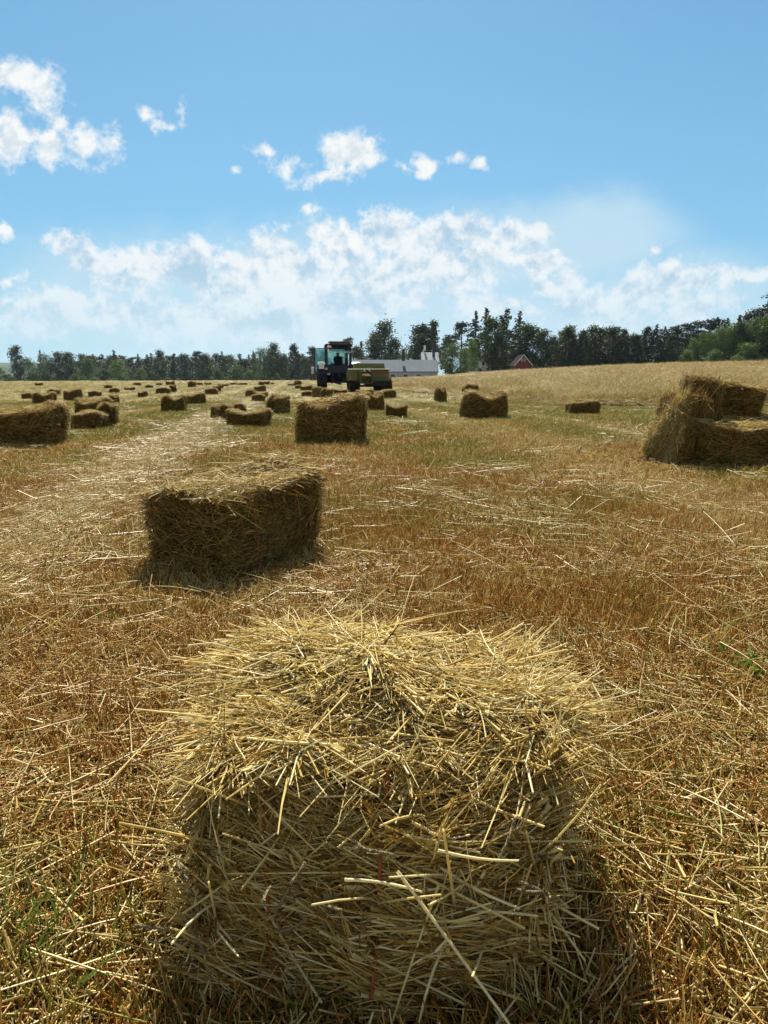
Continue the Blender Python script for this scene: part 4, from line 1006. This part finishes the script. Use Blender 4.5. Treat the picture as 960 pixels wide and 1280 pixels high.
# the pale windrow left behind at the left, straws combed along it
n = 520; y = 2.6 + 16 * rng.random(n) ** 1.2; x = -1.55 - .122 * y + rng.normal(size=n) * .17
a_, b_, c_ = mk(x, y, .9 + .4 * rng.random(n), .9 + .4 * rng.random(n), .03); b_[:, 2] = R(7) + rng.normal(size=n) * .35 - R(20)
P_.append(a_); R_.append(b_); S_.append(c_); K_.append(rng.integers(5, 7, n))
scatter('loose_straw', [(patch_litter(300 + i), M['litter']) for i in range(5)] + [(patch_litter(320 + i, align=1.6, n=150), M['litter']) for i in range(2)],
        np.concatenate(P_), np.concatenate(R_), np.concatenate(S_), np.concatenate(K_), 'loose pale straw scattered over the stubble')
# unbaled crop on the right
x, y = zone(26000, 20, 160, 2); k = (cropmask(x, y) > .3) & (y < 152); x, y = x[k], y[k]
s = (.8 + .6 * rng.random(len(x))) * np.interp(y, [20, 60, 150], [1.0, 2.0, 4.5]); hump = .75 + .55 * np.sin(x * .9 + 2 * np.sin(y * .35)) * np.sin(y * .55 + x * .3); a_, b_, c_ = mk(x, y, s, s * hump * np.interp(y, [20, 60, 150], [1.0, .7, .28]))
ex = np.concatenate([6 + 22 * rng.random(900), .5 + 5.5 * rng.random(400)]); ey = crop_edge(ex) + rng.random(1300) * 1.2
e1, e2, e3 = mk(ex, ey, .8 + .5 * rng.random(1300), .8 + .7 * rng.random(1300))
scatter('cut_crop', [(patch_swath(400 + i), M['swath']) for i in range(4)], np.concatenate([a_, e1]), np.concatenate([b_, e2]), np.concatenate([c_, e3]), rng.integers(0, 4, len(a_) + 1300), 'deep pale tangled crop not yet baled on the right slope')
# green regrowth
x, y = zone(9000, 1.0, 30, 3); nz_ = np.array([mnoise.fractal(Vector((a * .42 + 9, b * .42, 0)), 1, 2, 3) for a, b in zip(x, y)])
k = (nz_ + .25 * sst(4, 10, y) > .12 + .25 * rng.random(len(x))) & (cropmask(x, y) < .4) & free(x, y, .0); x, y = x[k], y[k]
s = (.7 + .5 * rng.random(len(x))) * np.interp(y, [1, 30], [.9, 2.2]); a_, b_, c_ = mk(x, y, s, .75 + .5 * rng.random(len(x)))
scatter('green_grass', [(patch_green(500 + i), M['green']) for i in range(3)], a_, b_, c_, rng.integers(0, 3, len(x)), 'green grass growing through the stubble')

# long single stalks and seed heads lying near the viewer
ac = Acc(); rg = np.random.default_rng(77); n = 640
x = (rg.random(n) * 2 - 1) * 2.6; y = .45 + 4.5 * rg.random(n) ** 1.3; k = free(x, y, .02) & (np.abs(x) < 1.0 + .7 * y) & ~((np.abs(x) < .72) & (y < 1.3)); x, y = x[k], y[k]; n = len(x)
P = np.stack([x, y, H(x, y) + .03 + .04 * rg.random(n)], 1); D = unit(rg.normal(size=(n, 3)) * [1, 1, .16] + [0, 0, .06]); l_ = .18 + .38 * rg.random(n)
straws(ac, P - D * (l_ * .5)[:, None] * [1, 1, .4], D, l_, rg.normal(size=(n, 3)) * [.07, .07, .02] - [0, 0, .02], .0026 + .003 * rg.random(n), 5, 5, .55 + .45 * rg.random(n), 0, rg=rg)
tag(link('long_stalks', ac.mesh('long stalks'), [M['litter'], M['seed']]), 'long bleached stalks strewn among the near stubble', 'ground cover', kind='stuff')
# tall tufts in the lower left and single plants
def blades(name, px, py, n, h, w_, m, label, cat, spread=.05, leafy=False, seed=1, lean=(0, 0)):
    X, Y, T = ground_at(px, py); rg = np.random.default_rng(seed); ac = Acc()
    P = np.stack([rg.normal(size=n) * spread, rg.normal(size=n) * spread, np.full(n, -.01)], 1)
    D = np.concatenate([rg.normal(size=(n, 2)) * (.3 if not leafy else .5) + np.array(lean), np.ones((n, 1))], 1)
    L = h * (.5 + .6 * rg.random(n))
    straws(ac, P, D, L, rg.normal(size=(n, 3)) * [.25 * h, .25 * h, .02], w_ if not leafy else .002, 5, 2 if not leafy else 4, rg=rg, taper=.92 if not leafy else .3)
    if leafy:
        tips = P + unit(D) * L[:, None]
        for q in range(5):
            c = P + unit(D) * (L * (.35 + .16 * q))[:, None]
            leaves(ac, c + rg.normal(size=(n, 3)) * .008, np.full(n, .014), rg, rg.random(n))
    o = link(name, ac.mesh(name), M[m]); o.location = (X, Y, Hs(X, Y)); return tag(o, label, cat)
blades('grass_tuft', 14, 1215, 46, .26, .006, 'green', 'tall green grass tuft at the lower left corner', 'grass tuft', .03, seed=3)
blades('grass_tuft', 70, 1250, 5, .20, .009, 'green', 'few broad green blades bending right at the bottom left', 'grass tuft', .03, seed=5, lean=(.9, .5))
blades('weed_plant', 940, 856, 34, .12, .003, 'weed', 'bright green leafy weed at the right edge beside the big bale', 'weed', .035, True, 8)
blades('weed_sprout', 137, 790, 9, .10, .003, 'weed', 'little bright green sprout left of the big bale', 'weed', .014, True, 9)
blades('weed_sprout', 372, 583, 10, .13, .003, 'weed', 'bright green sprout in the stubble above the second bale', 'weed', .03, True, 10)
blades('weed_sprout', 345, 722, 6, .15, .008, 'weed', 'few green blades at the foot of the second bale', 'weed', .04, seed=11, lean=(.3, 0))

# ------------------------------------------------------------------ tractor
M['blue'] = mat('blue paint', (.006, .010, .042), .5, 0, .08, 3, spec=.5)
M['black'] = mat('black paint', (.012, .012, .014), .85, 0, .1, 5, spec=.08)
M['rubber'] = mat('tyre rubber', (.016, .015, .014), .9, 0, .2, 12)
M['rim'] = mat('wheel rim', (.35, .35, .36), .5, .2, .1, 6)
M['redm'] = mat('orange red paint', (.10, .025, .015), .9, 0, .1, 6, spec=.05)
M['whitep'] = mat('white plastic', (.75, .72, .74), .4, 0, .04, 6)
M['amber'] = mat('amber lamp', (.70, .42, .10), .3, 0, .05, 6)
M['pinkred'] = mat('red lamp', (.55, .08, .10), .3, 0, .05, 6)
M['olive'] = mat('olive green paint', (.125, .13, .018), .42, 0, .10, 3, spec=.5)
M['olived'] = mat('dark olive paint', (.05, .065, .016), .5, 0, .12, 3)
M['rust'] = mat('faded red stripe', (.20, .045, .02), .6, 0, .35, 9)
def glass_mat():
    m = bpy.data.materials.new('tinted teal glass'); m.use_nodes = True; g = NT(m.node_tree)
    nz = g.noise(g.node('ShaderNodeTexCoord').outputs['Object'], 3, 3, .5)
    c = g.mix(nz, (.12, .24, .26), (.26, .42, .42))
    gl = g.node('ShaderNodeBsdfGlossy', None, Color=(.8, .95, .95), Roughness=.08); tr = g.node('ShaderNodeBsdfTransparent', None, Color=(.45, .66, .68))
    df = g.node('ShaderNodeBsdfTranslucent', None, Color=c)
    a_ = g.node('ShaderNodeMixShader', None, i0=.24, i1=tr.outputs[0], i2=df.outputs[0])
    g.node('ShaderNodeOutputMaterial', None, i0=g.node('ShaderNodeMixShader', None, i0=.15, i1=a_.outputs[0], i2=gl.outputs[0]))
    return m
M['glass'] = glass_mat()
M['skin'] = mat('skin', (.32, .18, .12), .6, 0, .05, 6)
M['cloth'] = mat('dark work shirt', (.03, .035, .05), .9, 0, .15, 20)
M['cap'] = mat('dark cap', (.02, .02, .03), .9, 0, .1, 20)
def wheel(root, c, r, wd, rimr):
    def ty(b):
        seg = 40
        prof = [(wd / 2 * .80, rimr), (wd / 2, rimr + (r - rimr) * .35), (wd / 2, r * .93), (wd / 2 * .8, r), (-wd / 2 * .8, r), (-wd / 2, r * .93), (-wd / 2, rimr + (r - rimr) * .35), (-wd / 2 * .80, rimr)]
        rings = [[b.verts.new((c[0] + p0, c[1] + p1 * math.cos(a_), c[2] + p1 * math.sin(a_))) for p0, p1 in prof] for a_ in np.arange(seg) * 2 * math.pi / seg]
        for i in range(seg):
            for j in range(len(prof)): b.faces.new((rings[i][j], rings[(i + 1) % seg][j], rings[(i + 1) % seg][(j + 1) % len(prof)], rings[i][(j + 1) % len(prof)]))
        nl = 22
        for i in range(nl):                                   # chevron lugs
            for sg in (-1, 1):
                a_ = (i + (.25 if sg > 0 else -.25)) * 2 * math.pi / nl
                rr = bmesh.ops.create_cube(b, size=1); vv = rr['verts']; bmesh.ops.scale(b, vec=(wd * .50, .055, .05), verts=vv)
                bmesh.ops.rotate(b, cent=(0, 0, 0), matrix=Matrix.Rotation(sg * R(32), 3, 'Z'), verts=vv)
                bmesh.ops.translate(b, vec=(sg * wd * .24, 0, r + .012), verts=vv)
                bmesh.ops.rotate(b, cent=(0, 0, 0), matrix=Matrix.Rotation(a_, 3, 'X'), verts=vv); bmesh.ops.translate(b, vec=c, verts=vv)
    wh = part('wheel', lambda b: (cyl(b, c, rimr * .32, wd * .9, 'X', 16)), M['dark_metal'], root)
    part('tyre', ty, M['rubber'], wh)
    part('rim', lambda b: (cyl(b, c, rimr * .99, wd * .5, 'X', 28), cyl(b, (c[0] - wd * .26, c[1], c[2]), rimr * .55, .05, 'X', 20)), M['rim'], wh)
    return wh
D_T = 44.6; tx = HX(425, D_T)
ty_, tz_ = D_T, Hs(tx, D_T)
trac = empty('tractor', (tx, ty_, tz_), R(7), label='dark blue tractor seen from behind with open left door and raised rear window', cat='tractor')
trac.scale = (1.04, 1, .98)
# local frame: +y forward, x right, rear axle at y=.9
wheel(trac, (-.98, .9, .86), .86, .56, .50); wheel(trac, (.98, .9, .86), .86, .56, .50)
wheel(trac, (-.92, 3.4, .62), .62, .42, .36); wheel(trac, (.92, 3.4, .62), .62, .42, .36)
part('chassis', lambda b: (bx(b, (0, 1.9, .95), (.55, 3.2, .55), bev=.05), cyl(b, (0, .9, .86), .16, 1.7, 'X', 16), cyl(b, (0, 3.4, .62), .10, 1.5, 'X', 12), bx(b, (0, .75, 1.25), (.9, .8, .7), bev=.06), bx(b, (-.55, 2.2, .8), (.45, .9, .45), bev=.05)), M['black'], trac)
part('hood', lambda b: (bx(b, (0, 3.05, 1.55), (.86, 1.9, .80), bev=.12), bx(b, (0, 3.95, 1.35), (.74, .25, .9), bev=.08)), M['blue'], trac)
part('exhaust', lambda b: (cyl(b, (.55, 2.35, 2.2), .06, 1.5, 'Z', 14), cyl(b, (.55, 2.35, 1.75), .10, .7, 'Z', 14)), M['black'], trac)
def fend(sg):
    def f(b):
        pr = [(.9 + 1.0 * math.cos(a_), .86 + 1.0 * math.sin(a_)) for a_ in np.linspace(R(20), R(165), 12)]
        inn = [(.9 + .95 * math.cos(a_), .86 + .95 * math.sin(a_)) for a_ in np.linspace(R(165), R(20), 12)]
        prism(b, pr + inn, sg * .68, sg * 1.24)
        bx(b, (sg * .93, -.02, 1.52), (.50, .10, .40), bev=.04)
    return f
part('fender', fend(-1), M['blue'], trac); part('fender', fend(1), M['blue'], trac)
part('fender_panel', lambda b: bx(b, (-1.03, -.09, 1.62), (.30, .06, .42), bev=.02), M['whitep'], trac)
part('fender_panel', lambda b: bx(b, (1.16, -.09, 1.58), (.26, .06, .44), bev=.02), M['whitep'], trac)
part('tail_lamp', lambda b: bx(b, (-.76, -.12, 1.42), (.16, .06, .12), bev=.01), M['amber'], trac)
part('tail_lamp', lambda b: bx(b, (.90, -.12, 1.45), (.18, .06, .34), bev=.01), M['pinkred'], trac)
def cabf(b):
    for sx_ in (-1, 1):
        bar(b, (sx_ * .72, .25, 1.3), (sx_ * .70, .35, 2.72), .055); bar(b, (sx_ * .74, 1.25, 1.3), (sx_ * .72, 1.25, 2.74), .04); bar(b, (sx_ * .62, 2.0, 1.4), (sx_ * .62, 1.85, 2.74), .05)
        bx(b, (sx_ * .72, .75, 1.45), (.07, 1.0, .55))
    bx(b, (0, .25, 1.42), (1.44, .08, .42)); bx(b, (0, 2.02, 1.45), (1.2, .08, .5)); bx(b, (0, 1.1, 1.2), (1.4, 1.7, .08))
    bx(b, (0, .32, 2.68), (1.40, .08, .08)); bx(b, (0, 1.86, 2.70), (1.24, .08, .08))
cab = part('cab', cabf, M['blue'], trac)
part('rear_window', lambda b: bx(b, (.05, -.12, 2.53), (1.30, .9, .03), ('X', R(20))), M['glass'], cab)
part('front_window', lambda b: bx(b, (0, 1.96, 2.1), (1.14, .025, 1.0), ('X', R(8))), M['glass'], cab)
part('side_window', lambda b: bx(b, (.745, .8, 2.2), (.02, .85, .98)), M['glass'], cab)
dr = part('door', lambda b: (bar(b, (-.76, 1.24, 1.1), (-1.42, .72, 1.15), .03), bar(b, (-1.42, .72, 1.15), (-1.36, .78, 2.66), .035), bar(b, (-1.36, .78, 2.66), (-.76, 1.24, 2.70), .03), bar(b, (-.76, 1.24, 1.1), (-.76, 1.24, 2.7), .03)), M['dark_metal'], trac)
part('door_glass', lambda b: prismY(b, [(-.40, 1.2), (.36, 1.15), (.36, 2.66), (-.34, 2.62)], -.01, .01), M['glass'], dr)
dg = dr.children[0]; dg.location = (-1.07, 1.0, 0); dg.rotation_euler = (0, 0, R(38))
part('mirror', lambda b: (bx(b, (-1.45, 1.0, 1.32), (.30, .06, .42), bev=.02), bar(b, (-1.4, 1.0, 1.4), (-.78, 1.25, 1.6), .02)), M['whitep'], trac, 'pale side mirror')
roof_ = part('roof', lambda b: (bx(b, (0, 1.1, 2.84), (1.56, 1.9, .20), bev=.07),), M['black'], trac)
part('roof_hatch', lambda b: bx(b, (.10, .95, 2.98), (1.15, 1.2, .12), bev=.04), M['redm'], roof_)
part('roof_rack', lambda b: [bar(b, (-.55, y_, 3.07), (.72, y_, 3.07), .025) for y_ in (.25, .7, 1.3, 1.8)] + [bar(b, (x_, .25, 3.05), (x_, 1.8, 3.05), .025) for x_ in (-.5, .65)], M['dark_metal'], roof_)
part('work_lamp', lambda b: bx(b, (-.55, .10, 2.76), (.22, .12, .12), bev=.02), M['whitep'], roof_)
part('work_lamp', lambda b: bx(b, (.60, .10, 2.80), (.20, .12, .10), bev=.02), M['redm'], roof_, 'orange lamp')
part('warning_triangle', lambda b: prismY(b, [(-.80, 2.66), (-.36, 2.66), (-.58, 2.90)], .10, .125), M['pinkred'], trac, 'small pale red warning triangle under the roof edge')
part('seat', lambda b: (bx(b, (0, .9, 1.5), (.50, .5, .16), bev=.04), bx(b, (0, .62, 1.85), (.48, .14, .62), ('X', R(-8)), bev=.04)), M['black'], trac)
part('steering_wheel', lambda b: (cyl(b, (0, 1.5, 1.85), .20, .03, 'Z', 20), bar(b, (0, 1.5, 1.85), (0, 1.75, 1.4), .03)), M['black'], trac)
part('hitch_arms', lambda b: (bar(b, (-.35, .4, .7), (-.45, -.55, .55), .05), bar(b, (.35, .4, .7), (.45, -.55, .55), .05), bar(b, (-.45, -.5, .55), (-.35, .2, 1.2), .03), bar(b, (.45, -.5, .55), (.35, .2, 1.2), .03), bx(b, (0, -.25, .5), (.2, .8, .08)), bar(b, (0, .3, 1.1), (0, -.35, .95), .04)), M['dark_metal'], trac)
# driver
def person():
    me = bpy.data.meshes.new('person'); 
    V = [(0, 0, .0), (0, .02, .22), (0, .02, .42), (0, .02, .52), (0, .03, .62), (0, .04, .72),
         (-.10, .05, -.02), (-.13, .42, .02), (-.13, .46, -.38), (-.13, .58, -.42), (.10, .05, -.02), (.13, .42, .02), (.13, .46, -.38), (.13, .58, -.42),
         (-.19, .02, .44), (-.24, .16, .22), (-.14, .42, .30), (-.12, .50, .32), (.19, .02, .44), (.24, .16, .22), (.14, .42, .30), (.12, .50, .32)]
    E = [(0, 1), (1, 2), (2, 3), (3, 4), (4, 5), (0, 6), (6, 7), (7, 8), (8, 9), (0, 10), (10, 11), (11, 12), (12, 13), (2, 14), (14, 15), (15, 16), (16, 17), (2, 18), (18, 19), (19, 20), (20, 21)]
    rad = [.15, .14, .15, .055, .095, .09, .10, .07, .05, .045, .10, .07, .05, .045, .065, .05, .04, .035, .065, .05, .04, .035]
    me.from_pydata(V, E, []); o = bpy.data.objects.new('person', me); COL.objects.link(o)
    md = o.modifiers.new('skin', 'SKIN')
    for i, r_ in enumerate(rad): me.skin_vertices[0].data[i].radius = (r_, r_ * (.8 if i < 3 else 1))
    me.skin_vertices[0].data[0].use_root = True
    o.modifiers.new('sub', 'SUBSURF').levels = 1
    me.materials.append(M['cloth'])
    return o
pr = person(); mw = trac.matrix_basis
Lp = Matrix.Translation((tx, ty_, tz_)) @ Matrix.Rotation(R(7), 4, 'Z')
pr.matrix_world = Lp @ Matrix.Translation((-.02, .82, 1.66)); tag(pr, 'driver in dark clothes sitting in the tractor cab', 'person')
part('cap', lambda b: (bmesh.ops.create_uvsphere(b, u_segments=16, v_segments=10, radius=.11, matrix=Matrix.Translation((0, .02, .74))), bx(b, (0, .15, .71), (.16, .12, .02))), M['cap'], pr)
part('face', lambda b: (bmesh.ops.create_uvsphere(b, u_segments=16, v_segments=10, radius=.088, matrix=Matrix.Translation((0, .06, .665))), bx(b, (0, .155, .66), (.025, .03, .04), bev=.008), bx(b, (-.098, .03, .66), (.02, .03, .06), bev=.008), bx(b, (.098, .03, .66), (.02, .03, .06), bev=.008)), M['skin'], pr)

# ------------------------------------------------------------------ baler
D_B = 41.5; bxx = HX(461, D_B); bz = Hs(bxx, D_B)
bal = empty('hay_baler', (bxx, D_B, bz), R(5), label='olive green square baler towed behind the tractor, a bale in its chute', cat='baler')
part('body', lambda b: (bx(b, (.30, 1.0, .98), (1.75, 1.9, .62), bev=.05), prism(b, [(0.05, .70), (1.95, .70), (1.95, 1.30), (.05, 1.30)], -1.16, -.62)), M['olive'], bal)
part('top_hood', lambda b: prismY(b, [(-.80, 1.30), (.98, 1.30), (.92, 1.66), (-.76, 1.66)], .35, 1.8), M['olive'], bal)
part('top_rail', lambda b: bx(b, (.02, .03, 1.315), (2.40, .12, .07), bev=.02), M['olive'], bal)
part('side_panel', lambda b: bx(b, (.52, .02, .80), (1.05, .08, .26), ('X', R(-12)), bev=.02), M['olived'], bal)
part('stripe', lambda b: bx(b, (.58, .02, 1.15), (.98, .06, .13)), M['rust'], bal, 'faded red brown stripe')
def chute(b):
    bx(b, (-.47, -.55, .84), (.06, 1.5, .50)); bx(b, (.13, -.55, .84), (.06, 1.5, .50)); bx(b, (-.17, -.55, .57), (.66, 1.5, .05)); bx(b, (-.47, -.55, 1.12), (.10, 1.5, .05)); bx(b, (.13, -.55, 1.12), (.10, 1.5, .05))
part('bale_chute', chute, M['olived'], bal)
part('tension_frame', lambda b: (bar(b, (-.5, -.6, 1.18), (.16, -.6, 1.18), .035), bar(b, (-.25, -.6, 1.2), (-.25, .2, 1.35), .03), cyl(b, (-.1, -.62, 1.25), .09, .12, 'X', 14), bar(b, (.0, -.6, 1.2), (.05, .1, 1.4), .03)), M['dark_metal'], bal)
wheel(bal, (-.92, .6, .40), .40, .28, .20); wheel(bal, (1.22, .6, .40), .40, .26, .20)
part('axle', lambda b: bar(b, (-.9, .6, .4), (1.2, .6, .4), .06), M['dark_metal'], bal)
part('underframe', lambda b: (bx(b, (.45, .7, .55), (1.3, 1.0, .24)), bx(b, (.95, .9, .38), (.5, .8, .3), bev=.04)), M['dark_metal'], bal)
part('pickup', lambda b: (cyl(b, (.95, 1.7, .32), .24, 1.1, 'X', 20), bx(b, (.95, 1.7, .62), (1.2, .5, .06))), M['olived'], bal)
part('drawbar', lambda b: (bar(b, (-.6, 1.8, .8), (-1.75, 4.2, .55), .08), bar(b, (-.1, 1.9, .9), (-1.7, 4.1, .72), .045)), M['dark_metal'], bal)
part('flywheel', lambda b: cyl(b, (-.35, 2.15, .95), .36, .14, 'Y', 24), M['olived'], bal)
part('tail_lamp', lambda b: bx(b, (-1.0, -.0, .86), (.12, .06, .10)), M['pinkred'], bal)
part('tail_lamp', lambda b: bx(b, (1.24, .02, .86), (.12, .06, .10)), M['pinkred'], bal)
cb = bale_thing((bxx - .17 + .05, D_B - .62, bz + .60), R(95), 'bale half pushed out of the baler chute', None)
cb.scale = (.95, .95, .95)
b = bpy.data.objects.new('straw_body', BV[0][0]); COL.objects.link(b); b.parent = cb

# labels shared inside a group are told apart by their order from the left
shared = {}
for o in COL.objects:
    if o.parent is None and 'label' in o and 'group' in o: shared.setdefault(o['label'], []).append(o)
ORD = ['leftmost', 'second', 'third', 'fourth', 'fifth', 'sixth', 'seventh', 'eighth']
for lb, os_ in shared.items():
    if 1 < len(os_) <= 8:
        for k, o in enumerate(sorted(os_, key=lambda q: q.location.x / q.location.y)):
            t_ = (ORD[k] + (' ' if k == 0 else ' from left, ') + lb)
            if len(t_.split()) <= 16: o['label'] = t_
# ------------------------------------------------------------------ haze
HAZE = 0.00009
if HAZE:
    bm = bmesh.new(); bmesh.ops.create_cube(bm, size=1); me = bpy.data.meshes.new('haze'); bm.to_mesh(me); bm.free()
    hz = bpy.data.objects.new('haze', me); COL.objects.link(hz)
    hz.location = (0, 2000, 55 - 8); hz.scale = (6400, 4300, 122)
    m = bpy.data.materials.new('haze'); m.use_nodes = True; g = NT(m.node_tree)
    vv = g.node('ShaderNodeVolumePrincipled', None, Color=(.72, .84, 1.0), Density=HAZE, Anisotropy=.2)
    o_ = g.node('ShaderNodeOutputMaterial'); g.l.new(vv.outputs[0], o_.inputs['Volume'])
    me.materials.append(m); tag(hz, 'thin summer haze over the field', 'haze', kind='stuff')
    hz.display_type = 'WIRE'
